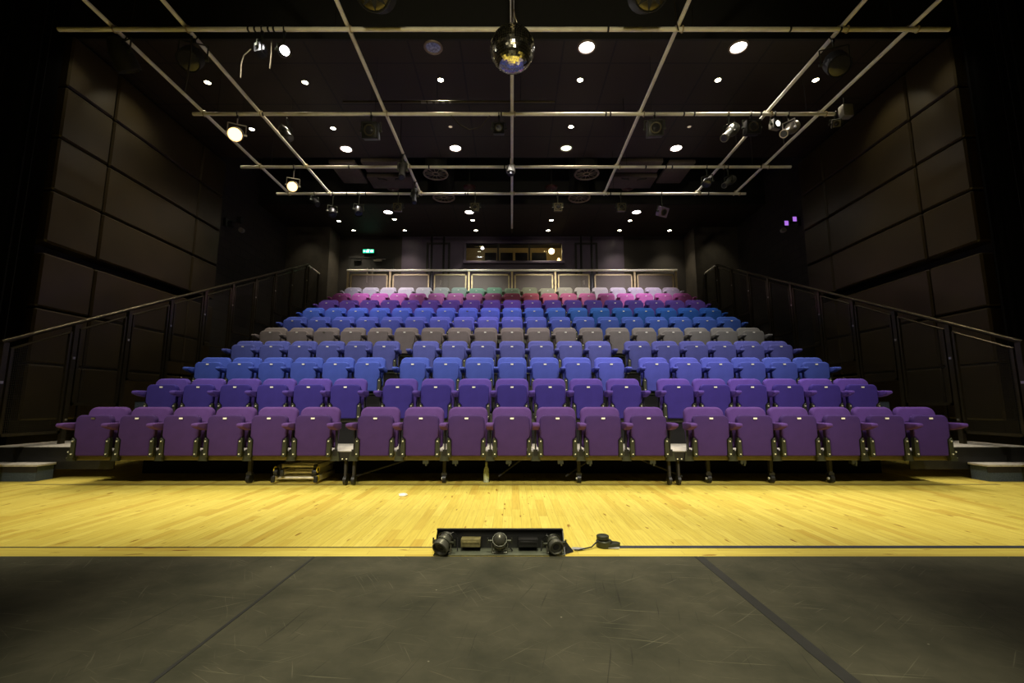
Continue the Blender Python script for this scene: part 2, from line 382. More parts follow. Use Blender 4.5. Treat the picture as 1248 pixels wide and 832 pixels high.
# control-room window
win = thing('window_1', 'wide control room window with dim ochre room behind', None, (0, 0, 0)); win['kind'] = 'structure'
b = MB()
b.span(wx0 - .07, wx1 + .07, BACK_Y - .05, BACK_Y + .1, wz1, wz1 + .09).span(wx0 - .07, wx1 + .07, BACK_Y - .14, BACK_Y + .1, wz0 - .08, wz0)
b.span(wx0 - .07, wx0, BACK_Y - .05, BACK_Y + .1, wz0, wz1).span(wx1, wx1 + .07, BACK_Y - .05, BACK_Y + .1, wz0, wz1)
b.build('window_frame', M['purplewall'], win, bevel=.008)
mull = [P(607, 300, BACK_Y).x, P(645, 300, BACK_Y).x]
for x in mull:
    b = MB(); b.span(x - .03, x + .03, BACK_Y + .0, BACK_Y + .09, wz0, wz1); b.build('mullion', M['black'], win)
xs = [wx0] + mull + [wx1]
for a, c in zip(xs[:-1], xs[1:]):
    b = MB(); b.span(a + .02, c - .02, BACK_Y + .05, BACK_Y + .058, wz0, wz1); b.build('pane', M['glass'], win)
# control room behind
CR = BACK_Y + 2.0
b = MB(); b.span(wx0 - .3, wx1 + .3, CR, CR + .1, 4.4, 6.5); struct('wall_control_room', b, M['ochre'])
b = MB(); b.span(wx0 - .4, wx0 - .3, BACK_Y + .12, CR, 4.4, 6.5).span(wx1 + .3, wx1 + .4, BACK_Y + .12, CR, 4.4, 6.5); struct('wall_control_room_side', b, M['ochre'])
b = MB(); b.span(wx0 - .4, wx1 + .4, BACK_Y + .12, CR + .1, 4.35, 4.4).span(wx0 - .4, wx1 + .4, BACK_Y + .12, CR + .1, 6.5, 6.55); struct('floor_control_room', b, M['blackwall'])
dk = thing('control_desk', 'dark control desk seen through the control room window', 'desk', (0, BACK_Y + .5, 4.4))
b = MB(); b.span(wx0 + .1, wx1 - .1, -.3, .3, .62, .68); b.build('desk_top', M['black'], dk, bevel=.01)
for sx in (wx0 + .2, wx1 - .2):
    b = MB(); b.span(sx - .03, sx + .03, -.28, .28, 0, .62); b.build('leg', M['black'], dk)
for k, (p0, p1, w) in enumerate(((591, 605, 'beside the left mullion'), (610, 625, 'left of the middle pane'), (628, 643, 'right of the middle pane'), (648, 666, 'wide one in the right pane'))):
    yy = BACK_Y + .42
    x0, x1 = P(p0, 310, yy).x, P(p1, 310, yy).x; zt_ = P(600, 308, yy).z
    t = thing('monitor', 'black monitor on the control desk, ' + w, 'monitor', ((x0 + x1) / 2, yy, 5.08), 'monitors behind the control room window')
    hw = (x1 - x0) / 2; zt_ -= 5.08
    b = MB(); b.box((0, 0, zt_ - .24), (2 * hw, .04, .48)); b.build('screen', M['monitor'], t, bevel=.01)
    b = MB(); b.span(-.025, .025, .02, .04, .01, zt_ - .3).box((0, .03, .008), (.22, .16, .016)); b.build('stand', M['black'], t)
p = P(588, 302, BACK_Y + 1.0)
t = thing('hanging_spotlight', 'small lit lamp inside the control room, left pane', 'lamp', (p.x, p.y, 6.5))
b = MB(); b.cyl((0, 0, 0), (0, 0, p.z - 6.5), .012, n=8).box((-.12, 0, p.z - 6.5 + .05), (.3, .02, .02)); b.build('stem', M['ballast'], t)
b = MB(); b.lathe((0, 0, p.z - 6.5 + .03), (0, -.4, -1), [(0, .03), (.06, .06), (.07, .04)], 14); b.build('head', M['white_lamp'], t)
p = P(681, 316.5, BACK_Y + .42)
t = thing('desk_lamp', 'small glowing lamp at the far end of the control desk', 'lamp', (p.x, BACK_Y + .42, 5.08))
lz = p.z - 5.08
b = MB(); b.lathe((0, 0, 0), (0, 0, 1), [(0, .06), (.015, .06), (.02, .012), (lz, .012)]); b.build('base', M['black'], t)
b = MB(); b.lathe((0, 0, lz - .03), (0, 0, 1), [(0, .06), (.03, .055), (.05, .03), (.07, .035), (.09, .02)]); b.build('lamp_shade', emit('lamp_glow', (1, .66, .25), 4.5), t)
# doors in the rear wall
def rear_door(name, px0, px1, ztop, m, label, handle=None, leaves=1):
    x0, x1 = P(px0, 320, BACK_Y).x, P(px1, 320, BACK_Y).x
    t = thing(name, label, None, ((x0 + x1) / 2, BACK_Y, 3.66)); t['kind'] = 'structure'
    w = (x1 - x0) / 2; h = ztop - 3.66
    b = MB(); b.span(-w - .06, -w, -.05, .0, 0, h + .06).span(w, w + .06, -.05, 0, 0, h + .06).span(-w, w, -.05, 0, h, h + .06); b.build('door_frame', M['black'], t)
    for k in range(leaves):
        a = -w + 2 * w / leaves * k; c = a + 2 * w / leaves
        b = MB(); b.span(a + .004, c - .004, -.03, 0, .01, h); d = b.build('door_leaf', m, t)
        if handle:
            for hx in handle[k]:
                b = MB(); b.tube([(hx, -.03, 1.0), (hx, -.09, 1.0), (hx, -.09, 1.45), (hx, -.03, 1.45)], .017); b.build('door_handle', M['steel'], d)
    return t, w, h
t, w, h = rear_door('door_1', 427, 478, 5.45, M['black'], 'black double door with pull handles under the exit sign', [[-.085], [.085]], 2)
b = MB(); b.box((w * .35, -.075, h - .09), (.26, .05, .055)); b.box((w * .5, -.09, h - .05), (.3, .015, .015)); b.build('door_closer', M['steel'], t)
b = MB(); b.box((-w * .62, -.075, h - .09), (.22, .05, .05)); b.build('door_closer', M['satin'], t)
for nm, px0, px1, hx, tx in (('door_2', 528, 540, .05, 'narrow dark door left of the control room window'), ('door_3', 709, 720, -.05, 'narrow dark door right of the control room window')):
    t, w, h = rear_door(nm, px0 - 6, px1 + 6, 5.9, M['purplewall'], tx)
    b = MB(); b.cyl((hx * 2, -.03, 1.02), (hx * 2, -.09, 1.02), .03); b.box((hx * 2, -.09, .99), (.04, .03, .14)); b.build('door_handle', M['steel'], t)
# exit sign
p = P(450.5, 307.5, BACK_Y)
ex = thing('exit_sign', 'green glowing exit sign above the black double door', 'sign', (p.x, BACK_Y - .09, p.z))
b = MB(); b.box((0, 0, 0), (.36, .06, .13)); b.build('housing', M['black'], ex, bevel=.006)
b = MB(); b.box((0, -.034, 0), (.34, .008, .11)); b.build('face', M['exit_green'], ex)
b = MB()
b.cyl((-.02, -.042, .038), (-.02, -.038, .038), .011)
for (x0, z0, x1, z1) in ((-.024, .026, -.036, -.008), (-.036, -.008, -.016, -.026), (-.016, -.026, -.026, -.046), (-.036, -.008, -.066, -.034), (-.024, .022, -.002, .006), (-.026, .022, -.056, .010)):
    b.tube([(x0, -.040, z0), (x1, -.040, z1)], .007, 6)
b.span(.005, .012, -.042, -.038, -.046, .046).span(.012, .04, -.042, -.038, .039, .046)
b.span(-.14, -.10, -.042, -.038, -.007, .007).prism([(-.155, 0), (-.13, .024), (-.13, -.024)], -.042, -.038)
b.span(.07, .14, -.042, -.038, -.03, .03)
b.build('pictogram', M['exit_white'], ex)

# ------------------------------------------------------------------ side-wall panels
rows_z = [(5.49, 6.30), (4.69, 5.47), (3.89, 4.67), (3.12, 3.87), (2.20, 2.96), (1.43, 2.18), (.65, 1.41)]
cols_y = [(6.10, 6.895), (6.915, 8.96), (8.98, 9.74)]
rn = ['topmost', 'second from top', 'third from top', 'fourth from top', 'fifth from top', 'sixth from top', 'lowest']
cn = ['short front column', 'wide middle column', 'short rear column']
for sgn, nm in ((-1, 'left'), (1, 'right')):
    for i, (z0, z1) in enumerate(rows_z):
        for j, (y0, y1) in enumerate(cols_y):
            b = MB(); b.box((0, 0, 0), (.28, y1 - y0, z1 - z0))
            o = b.build('wall_panel', M['panel'], None, bevel=.024, seg=1, angle=20, loc=(sgn * (XW - .14 - .01), (y0 + y1) / 2, (z0 + z1) / 2))
            tag(o, 'dark bronze wall panel on the %s wall, %s in its %s' % (nm, rn[i], cn[j]), 'wall panel', 'dark panels on the %s wall' % nm)
    # black velour leg beside the panels
    b = MB()
    n = 36; pts = []
    for k in range(n + 1):
        y = 5.30 + .72 * k / n
        pts.append((sgn * (XW - .22) + .05 * math.sin(k * 1.3), y))
    vs = [(x, y, .02) for x, y in pts] + [(x, y, 7.3) for x, y in pts]
    b.add(vs, [(k, k + 1, n + 2 + k, n + 1 + k) for k in range(n)])
    tag(b.build('stage_curtain', M['curtain']), 'black velour drape hanging on the %s wall in front of the panels' % nm, 'curtain')

# ------------------------------------------------------------------ dance floor
for nm, x0, x1 in (('left of the narrow seam', -XW + .05, -1.135), ('between the two seams', -1.127, 1.066), ('right of the taped seam', 1.074, XW - .05)):
    b = MB(); b.span(x0, x1, -3.5, 2.76, -.004, .003)
    tag(b.build('dance_mat', M['marley']), 'dark scuffed vinyl dance mat, the sheet ' + nm, 'floor mat', 'vinyl sheets covering the stage')
b = MB(); b.span(-1.138, -1.124, -3.5, 2.75, .003, .005); tag(b.build('seam_tape', M['seam']), 'narrow dark seam tape running up the vinyl on the left', 'tape')
b = MB(); b.span(1.045, 1.095, -3.5, 2.75, .003, .005); tag(b.build('seam_tape', M['seam']), 'wide dark seam tape running up the vinyl on the right', 'tape')
b = MB(); b.span(.62, XW - .1, 2.915, 2.955, 0, .004); tag(b.build('floor_tape', M['tape']), 'blue black cable tape strip along the wood from the black puck', 'tape')
b = MB(); b.span(-XW + .1, -.46, 2.925, 2.938, 0, .002); tag(b.build('floor_gap_strip', M['seam']), 'thin dark strip along the wood border left of the footlights', 'strip')
b = MB(); b.span(-5.3, 5.3, 5.10, 5.155, 0, .002); tag(b.build('olive_line', M['oliveline']), 'long olive line on the boards before the front row', 'tape')  # thin olive strip across the boards, darker than the wood

# ------------------------------------------------------------------ seating tiers
tier_word = ['front', 'second', 'third', 'fourth', 'fifth', 'sixth', 'seventh', 'eighth', 'ninth', 'rearmost']
for i in range(10):
    y0 = ROW_Y[i] + .10; y1 = (ROW_Y[i + 1] + .10) if i < 9 else BACK_Y - .06
    z = DECK_Z[i]
    t = thing('seating_tier', '%s platform step of the raked seating, under the %s row' % (['low black', 'black'][i > 0], tier_word[i]), 'platform', (0, y0, 0), 'platform steps of the raked seating')
    xe = SEAT_END + .1
    d = y1 - y0
    xd = 4.70 if i == 0 else xe
    b = MB(); b.span(-xd, xd, 0, d, z - .012, z).span(-xd, xd, 0, d, z - .05, z - .012, 1); b.build('deck', [M['deck'] if i < 1 else M['carpet'], M['black']], t)  # lowest tread is pale grey to carry the strong grazing light
    b = MB(); b.span(-xd, xd, -.03, 0, z - .095, z - .004); b.build('nosing_beam', M['beam'] if i == 0 else M['olive'], t, bevel=.006)
    if i > 0:
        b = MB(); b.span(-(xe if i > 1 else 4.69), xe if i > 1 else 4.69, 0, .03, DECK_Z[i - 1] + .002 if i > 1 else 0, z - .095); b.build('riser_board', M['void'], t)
    # aisle treads on both sides, notched back behind the half step
    for sgn in (-1, 1):
        xa, xb = sgn * (xd + .004), sgn * (RAIL_X + (.5 if i == 0 else -.04))
        yn = .50 if i < 9 else .3
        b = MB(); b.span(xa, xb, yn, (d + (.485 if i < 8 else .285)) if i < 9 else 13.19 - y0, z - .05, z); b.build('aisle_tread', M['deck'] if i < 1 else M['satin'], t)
        b = MB(); b.span(xa, xb, yn - .01, yn, z - .26, z - .008, 0)
        for by in (-.06, -.13):
            b.cyl((sgn * (xe + .3), yn - .012, z + by), (sgn * (xe + .3), yn - .02, z + by), .009, mi=1)
        b.build('aisle_fascia', [M['satin'], M['bolt']], t)
        if i > 0:
            b = MB(); b.span(xa, sgn * (RAIL_X - .05), yn - .34, yn - .01, z - RISE + .02, z - RISE / 2 - .012).span(xa, sgn * (RAIL_X - .05), yn - .35, yn - .005, z - RISE / 2 - .012, z - RISE / 2, 1)
            b.build('half_step', [M['riser'], M['side_rail']], t)
    if i == 0:   # running gear under the first platform
        for px in (306, 542, 705, 862, 938, 1010):
            x = P(px, 575, y0 + .2).x
            b = MB(); b.span(x - .018, x + .018, .16, .2, .08, z - .05); pl = b.build('leg', M['under'], t)
            b = MB(); b.cyl((x - .02, .18, .05), (x + .02, .18, .05), .05, n=16).box((x, .18, .1), (.06, .05, .03)).cyl((x - .03, .18, .05), (x - .02, .18, .05), .014, mi=1); b.build('caster', [M['satin'], M['bolt']], pl)
        for px in (424, 434, 813, 824):
            x = P(px, 570, y0 + .1).x
            b = MB(); b.span(x - .012, x + .012, .02, .07, .09, z - .09); pl = b.build('leg', M['under'], t)
            b = MB(); b.cyl((x - .016, .045, .055), (x + .016, .045, .055), .05, n=16); b.build('caster', M['satin'], pl)
        for x in (-1.795, 1.795):  # added dark plates that keep the lit beam dark in the gaps
            b = MB(); b.span(x - .105, x + .105, -.0335, -.0305, z - .098, z - .008)
            for q in (-.022, .022): b.cyl((x + q, -.040, z - .08), (x + q, -.033, z - .08), .007, n=8, mi=1)
            b.build('shade_plate', [M['satin'], M['bolt']], t)
        for (xa, xb) in ((-1.75, -1.1), (.6, .95), (1.9, 1.4), (-.15, .15)):
            b = MB(); b.tube([(xa, .2, .07), (xb, .35, z - .1)], .011, 6); b.build('brace', M['under'], t)
        for px in (519, 555, 620, 683, 718, 795, 1040, 905):
            x = P(px, 562, y0).x
            b = MB(); b.span(x - .03, x + .03, -.02, .03, z - .135, z - .092).span(x + .0, x + .015, -.03, .03, z - .155, z - .12); b.build('bracket', M['olive'], t)
# half-step boxes beside the front row
for sgn, nm in ((-1, 'left'), (1, 'right')):
    t = thing('step_box', 'low grey step box on the boards at the %s end of the front row' % nm, 'step', (sgn * 5.90, 5.45, 0))
    b = MB(); b.span(-.50, .50, -.13, .07, 0, .165); b.build('box_side', M['riser'], t)
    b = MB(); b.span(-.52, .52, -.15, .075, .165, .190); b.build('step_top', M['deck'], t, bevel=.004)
    b = MB(); b.span(-.505, .505, -.135, -.128, .10, .164); b.build('fascia', M['under'], t)

# ------------------------------------------------------------------ guard rails on the aisles
for sgn, nm in ((-1, 'left'), (1, 'right')):
    t = thing('guard_rail', 'sloping dark guard rail with perforated panels up the %s aisle' % nm, 'railing', (sgn * RAIL_X, 0, 0))
    ys = [5.12 + .805 * k for k in range(10)]
    zt = lambda y: 1.56 + (y - 5.12) * .4385
    b = MB(); b.tube([(0, ys[0] - .04, zt(ys[0])), (0, ys[-1], zt(ys[-1])), (0, ys[-1] + .06, zt(ys[-1]) + .02)], .026, 10); b.build('handrail', M['side_rail'], t)
    for k, y in enumerate(ys):
        zb = 0.0 if k == 0 else DECK_Z[0] + .003 if k == 1 else DECK_Z[k - 1] - .26
        b = MB(); b.span(-.022, .022, y - .03, y + .03, zb, zt(y)); b.box((-sgn * .026, y, zt(y) - .45), (.01, .03, .03), 1); b.box((-sgn * .026, y, zb + .3), (.01, .025, .025), 1)
        b.build('post', [M['side_rail'], M['steel']], t)
    for k in range(9):
        ya, yb = ys[k] + .06, ys[k + 1] - .05
        zb = DECK_Z[k] + .12 if k else .50
        fr = MB()
        fr.span(-.015, .015, ya, yb, zb, zb + .035).span(-.015, .015, ya, ya + .03, zb, zt(ya) - .09).span(-.015, .015, yb - .03, yb, zb, zt(yb) - .09)
        fr.tube([(0, ya, zt(ya) - .09), (0, yb, zt(yb) - .09)], .014, 6)
        pf = fr.build('panel_frame', M['side_rail'], t)
        b = MB(); b.add([(0, ya + .02, zb + .02), (0, yb - .02, zb + .02), (0, yb - .02, zt(yb) - .1), (0, ya + .02, zt(ya) - .1)], [(0, 1, 2, 3)]); b.build('screen', M['railmesh'], pf)
    b = MB(); ye = ys[-1] + .1; ze = zt(ys[-1])
    b.tube([(0, ye, ze), (0, 13.18, ze - .02)], .028, 10); b.build('landing_rail', M['handrail'], t)
    b = MB(); b.span(-.02, .02, ye, ye + .04, DECK_Z[9], ze).span(-.02, .02, 13.1, 13.14, DECK_Z[9], ze).span(-.01, .01, ye, 13.1, DECK_Z[9] + .1, DECK_Z[9] + .14); b.build('landing_frame', M['side_rail'], t)

# ------------------------------------------------------------------ gallery rail behind the last row
GY = 13.0
gr = thing('gallery_railing', 'bright steel railing with perforated panels behind the rearmost row', 'railing', (0, GY, DECK_Z[9]))
zr = P(624, 329.5, GY).z - DECK_Z[9]
b = MB(); b.tube([(P(423, 329, GY).x, 0, zr), (P(825, 329, GY).x, 0, zr)], .034, 12); b.build('handrail', M['handrail'], gr)
posts = [424, 475.5, 526, 571.5, 624, 677, 721.5, 773.5, 824]
px_x = [P(q, 340, GY).x for q in posts]
for k, x in enumerate(px_x):
    b = MB(); b.span(x - .028, x + .028, -.02, .02, 0, zr - .03); b.build('post', M['frame_brass'] if k not in (2, 6) else M['satin'], gr)
zt0 = P(624, 334, GY).z - DECK_Z[9]
for k in range(8):
    a, c = px_x[k] + .07, px_x[k + 1] - .07
    f = MB(); f.span(a, a + .04, -.015, .015, .1, zt0).span(c - .04, c, -.015, .015, .1, zt0).span(a, c, -.015, .015, zt0 - .04, zt0).span(a, c, -.015, .015, .1, .14)
    pf = f.build('panel_frame', M['frame_brass'], gr)
    b = MB(); b.add([(a, 0, .1), (c, 0, .1), (c, 0, zt0), (a, 0, zt0)], [(0, 1, 2, 3)]); b.build('screen', M['backmesh'], pf)

# ------------------------------------------------------------------ theatre seats
def seat_pan_mesh():
    o = [(.192, .170), (.192, .385 - .062)]
    n = 6; r = .062
    for k in range(1, n + 1):
        t = R(90 * k / n); o.append((.192 - r + r * math.cos(t), .385 - r + r * math.sin(t)))
    o += [(-x, z) for x, z in reversed(o)]
    # lower, narrower end held by the brackets
    o += [(-.186, .150), (-.160, .125), (-.156, -.045), (.156, -.045), (.160, .125), (.186, .150)]
    b = MB(); b.prism(o, 0, .066); return b.mesh('seat_pan', M['fabric'], bevel=.018, seg=3, angle=60)
def backrest_mesh():
    o = round_rect(-.218, .218, .03, .470, .078, .03, 6)
    b = MB(); b.prism(o, .135, .215); me = b.mesh('backrest', M['fabric'], bevel=.026, seg=3, angle=60)
    for v in me.vertices: v.co.y += (v.co.z - .03) * .17 - .035
    return me
def bracket_mesh(s):
    o = [(.160, -.055), (.196, -.055), (.205, -.035), (.205, .125), (.197, .150), (.190, .146), (.164, .121), (.162, .110)]
    b = MB(); b.prism([(s * x, z) for x, z in o], -.006, .044)
    for z in (.112, -.022): b.cyl((s * .183, -.014, z), (s * .183, -.005, z), .0105, n=10, mi=1)
    return b.mesh('bracket', [M['olive'], M['bolt']], bevel=.003, seg=1)
def armrest_mesh():
    # side profile in (y, z): deep padded front that thins towards the backrest
    prof = [(-.135, .284), (-.125, .302), (-.05, .306), (.115, .304), (.115, .236), (.04, .224), (-.05, .240), (-.128, .268)]
    b = MB(); b.prism(prof, -.0365, .0365, axis='x'); return b.mesh('armrest', M['fabric'], bevel=.014, seg=3, angle=60)
def support_mesh():
    b = MB(); b.span(-.006, .006, .056, .105, .003, .232).span(-.022, .022, .050, .066, -.09, .02)
    b.add([(-.05, .048, -.1), (.05, .048, -.1), (.034, .052, .0), (-.034, .052, .0), (-.05, .066, -.1), (.05, .066, -.1), (.034, .066, .0), (-.034, .066, .0)],
          [(0, 1, 2, 3), (4, 7, 6, 5), (0, 4, 5, 1), (3, 2, 6, 7), (0, 3, 7, 4), (1, 5, 6, 2)], 1)
    return b.mesh('arm_support', [M['satin'], M['olive']])
def plate_mesh(m):
    o1 = round_rect(-.024, .024, -.012, .012, .0119, .0119, 5); o2 = round_rect(-.020, .020, -.0085, .0085, .004, .004, 3)
    b = MB(); b.prism(o1, -.004, .003); b.prism(o2, -.007, -.003, 1); return b.mesh('number_plate', [M['satin'], m])
ME = {'pan': seat_pan_mesh(), 'back': backrest_mesh(), 'bl': bracket_mesh(-1), 'br': bracket_mesh(1), 'arm': armrest_mesh(), 'sup': support_mesh(),
      'plate': plate_mesh(M['plate']), 'plate_dim': plate_mesh(M['plate_dim'])}
def link(name, me, parent, loc=(0, 0, 0)):
    o = bpy.data.objects.new(name, me); COL.objects.link(o); o.parent = parent; o.location = loc; return o
def make_seat(two_arms):
    root = bpy.data.objects.new('theatre_seat', None); COL.objects.link(root); root.empty_display_size = .1
    pan = link('seat_pan', ME['pan'], root); link('number_plate', ME['plate'], pan, (0, 0, .350))
    link('backrest', ME['back'], root); link('bracket', ME['bl'], root); link('bracket', ME['br'], root)
    for dx in ([-.235, .235] if two_arms else [-.235]):
        a = link('armrest', ME['arm'], root, (dx, 0, 0)); link('arm_support', ME['sup'], a)
    return root
def copy_tree(o, parent=None):
    c = o.copy(); COL.objects.link(c)
    if parent is not None: c.parent = parent
    for ch in list(o.children): copy_tree(ch, c)
    return c
def lerp3(stops, t):
    for (t0, c0), (t1, c1) in zip(stops[:-1], stops[1:]):
        if t <= t1:
            k = (t - t0) / (t1 - t0) if t1 > t0 else 0
            return [a + (q - a) * k for a, q in zip(c0, c1)]
    return list(stops[-1][1])
def lin(c): return [((x / 255) / 12.92 if x / 255 <= .04045 else (((x / 255) + .055) / 1.055) ** 2.4) for x in c]
ROW_COL = [  # tint changes along a row stand in for coloured stage light
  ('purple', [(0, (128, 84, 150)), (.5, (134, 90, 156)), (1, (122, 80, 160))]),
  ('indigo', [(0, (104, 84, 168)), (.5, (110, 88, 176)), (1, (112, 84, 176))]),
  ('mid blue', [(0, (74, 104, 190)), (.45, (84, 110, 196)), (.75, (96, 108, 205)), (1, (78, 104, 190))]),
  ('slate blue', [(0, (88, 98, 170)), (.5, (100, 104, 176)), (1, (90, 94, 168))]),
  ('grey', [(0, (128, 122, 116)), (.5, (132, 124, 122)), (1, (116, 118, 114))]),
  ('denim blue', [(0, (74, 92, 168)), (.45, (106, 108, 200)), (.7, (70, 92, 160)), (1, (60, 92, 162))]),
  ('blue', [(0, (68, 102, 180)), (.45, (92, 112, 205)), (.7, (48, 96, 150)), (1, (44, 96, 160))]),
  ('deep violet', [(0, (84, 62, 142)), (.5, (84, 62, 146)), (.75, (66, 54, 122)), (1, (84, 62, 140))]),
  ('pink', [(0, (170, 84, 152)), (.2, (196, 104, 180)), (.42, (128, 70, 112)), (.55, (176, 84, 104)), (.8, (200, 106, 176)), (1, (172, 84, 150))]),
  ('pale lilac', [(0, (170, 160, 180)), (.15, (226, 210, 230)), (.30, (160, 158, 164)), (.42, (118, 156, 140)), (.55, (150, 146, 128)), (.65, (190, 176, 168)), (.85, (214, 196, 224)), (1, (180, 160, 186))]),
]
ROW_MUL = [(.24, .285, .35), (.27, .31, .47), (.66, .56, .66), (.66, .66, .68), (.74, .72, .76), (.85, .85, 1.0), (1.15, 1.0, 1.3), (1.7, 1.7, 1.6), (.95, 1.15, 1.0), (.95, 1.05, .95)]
BACK_MUL = [(1.85, 1.75, 1.65), (2.3, 1.9, 1.45), (1.12, 1.12, 1.1), (1.2, 1.2, 1.25), (1.1, 1.1, 1.1), (1.05, 1.05, 1.05), (1, 1, 1), (1.1, 1.1, 1.05), (1, 1, 1), (1, 1, 1)]  # backs and armrests lightened to carry the light from above
single = make_seat(False); double = make_seat(True); used = {id(single): False, id(double): False}
for i in range(10):
    if i < 4:
        xs = [-(2.13 + .47 * j) for j in range(5, -1, -1)] + [.4875 * k for k in range(-3, 4)] + [2.13 + .47 * j for j in range(6)]
        ends = (5, 12, 18)
    else:
        xs = [.497 * (k - 9) for k in range(19)]; ends = (18,)
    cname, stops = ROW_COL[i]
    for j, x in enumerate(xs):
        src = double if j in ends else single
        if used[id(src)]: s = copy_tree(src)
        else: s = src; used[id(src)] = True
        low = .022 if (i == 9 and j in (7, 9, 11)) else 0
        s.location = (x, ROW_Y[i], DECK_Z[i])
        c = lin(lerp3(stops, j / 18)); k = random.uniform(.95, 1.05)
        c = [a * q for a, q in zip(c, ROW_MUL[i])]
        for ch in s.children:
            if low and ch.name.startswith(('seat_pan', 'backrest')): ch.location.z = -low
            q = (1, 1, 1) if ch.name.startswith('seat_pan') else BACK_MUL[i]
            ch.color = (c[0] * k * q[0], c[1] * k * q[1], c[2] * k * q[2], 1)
            for g in ch.children:
                if g.name.startswith('number_plate'): g.data = ME['plate_dim' if (i, j) in ((0, 0), (6, 7), (4, 2)) else 'plate']
        tag(s, '%s folded theatre seat, %s from the left in the %s row' % (cname, ORD[j], tier_word[i]), 'theatre seat', '%s seats of the %s row' % (cname, tier_word[i]))
# ------------------------------------------------------------------ lighting grid pipes
bar_Y = [GRID_Z_Y for GRID_Z_Y in (4.96, 6.59, 8.20, 9.32)]
bar_ext = [(-5.5, 5.3), (-5.0, 5.05), (-5.2, 5.35), (-5.08, 5.05)]
bar_word = ['nearest crosswise pipe, just behind the mirror ball', 'second crosswise pipe from the stage', 'third crosswise pipe from the stage', 'crosswise pipe farthest from the stage']
long_x = [-4.87, -3.98, -2.0, 0.0, 2.02, 4.02, 4.87]
long_word = ['outermost lengthwise pipe near the left wall', 'second lengthwise pipe from the left wall', 'lengthwise pipe left of the middle', 'middle lengthwise pipe in line with the mirror ball',
             'lengthwise pipe right of the middle', 'second lengthwise pipe from the right wall', 'outermost lengthwise pipe near the right wall']
for y, (x0, x1), wd in zip(bar_Y, bar_ext, bar_word):
    t = thing('hanging_pipe', 'pale steel lighting pipe, ' + wd, 'pipe', (0, y, GRID_Z), 'pipes of the lighting grid')
    b = MB(); b.cyl((x0, 0, 0), (x1, 0, 0), .027, n=14); b.build('tube', M['pipe'], t)
    for lx in long_x:
        b = MB(); b.torus((lx + .046, 0, .0), (1, 0, 0), .037, .008, 16, 6).torus((lx, .046, .056), (0, 1, 0), .037, .008, 16, 6).box((lx + .046, .046, .035), (.026, .026, .05)); b.build('clamp', M['frame_brass'], t)
    for lx in (-4.62, -2.15, 2.2, 4.62):
        b = MB(); b.cyl((lx, 0, .02), (lx, 0, 2.22 if y < 6.2 else (.99 if y < 9.5 else .8)), .004, n=6); b.build('suspension_wire', M['black'] if y > 5 else M['side_rail'], t)
    for k in range(7):
        lx = random.uniform(x0 + .3, x1 - .3)
        b = MB(); b.cyl((lx - .012, 0, 0), (lx + .012, 0, 0), .0283, n=12); b.build('tape_band', M['black'], t)
for x, wd in zip(long_x, long_word):
    t = thing('hanging_pipe', 'pale steel lighting pipe, ' + wd, 'pipe', (x, 0, GRID_Z + .056), 'pipes of the lighting grid')
    b = MB(); b.cyl((0, 1.2, 0), (0, 9.48 if x else 11.4, 0), .025, n=14); b.build('tube', M['pipe'], t)
    for y in (2.2, 7.6):
        b = MB(); b.cyl((0, y, .02), (0, y, 2.16 if y < 6 else .94), .004, n=6); b.build('suspension_wire', M['black'], t)
p0, p1 = P(418, 124, 7.0), P(676, 123, 7.0)
t = thing('hanging_pipe', 'short thin dark pipe hung above the second crosswise pipe', 'pipe', ((p0.x + p1.x) / 2, 7.0, p0.z))
b = MB(); b.cyl((p0.x - t.location.x, 0, 0), (p1.x - t.location.x, 0, 0), .02, n=10); b.build('tube', M['side_rail'], t)
for x in (-1.3, -.2, 1.2):
    b = MB(); b.cyl((x, 0, .01), (x, 0, 6.37 - p0.z), .006, n=6); b.build('suspension_wire', M['satin'], t)
for k in range(5):
    x = -.42 + k * .11; b = MB(); b.box((x, -.006, -.012), (.085 - .012 * k, .035, .025)); b.build('connector', M['greybox'], t)

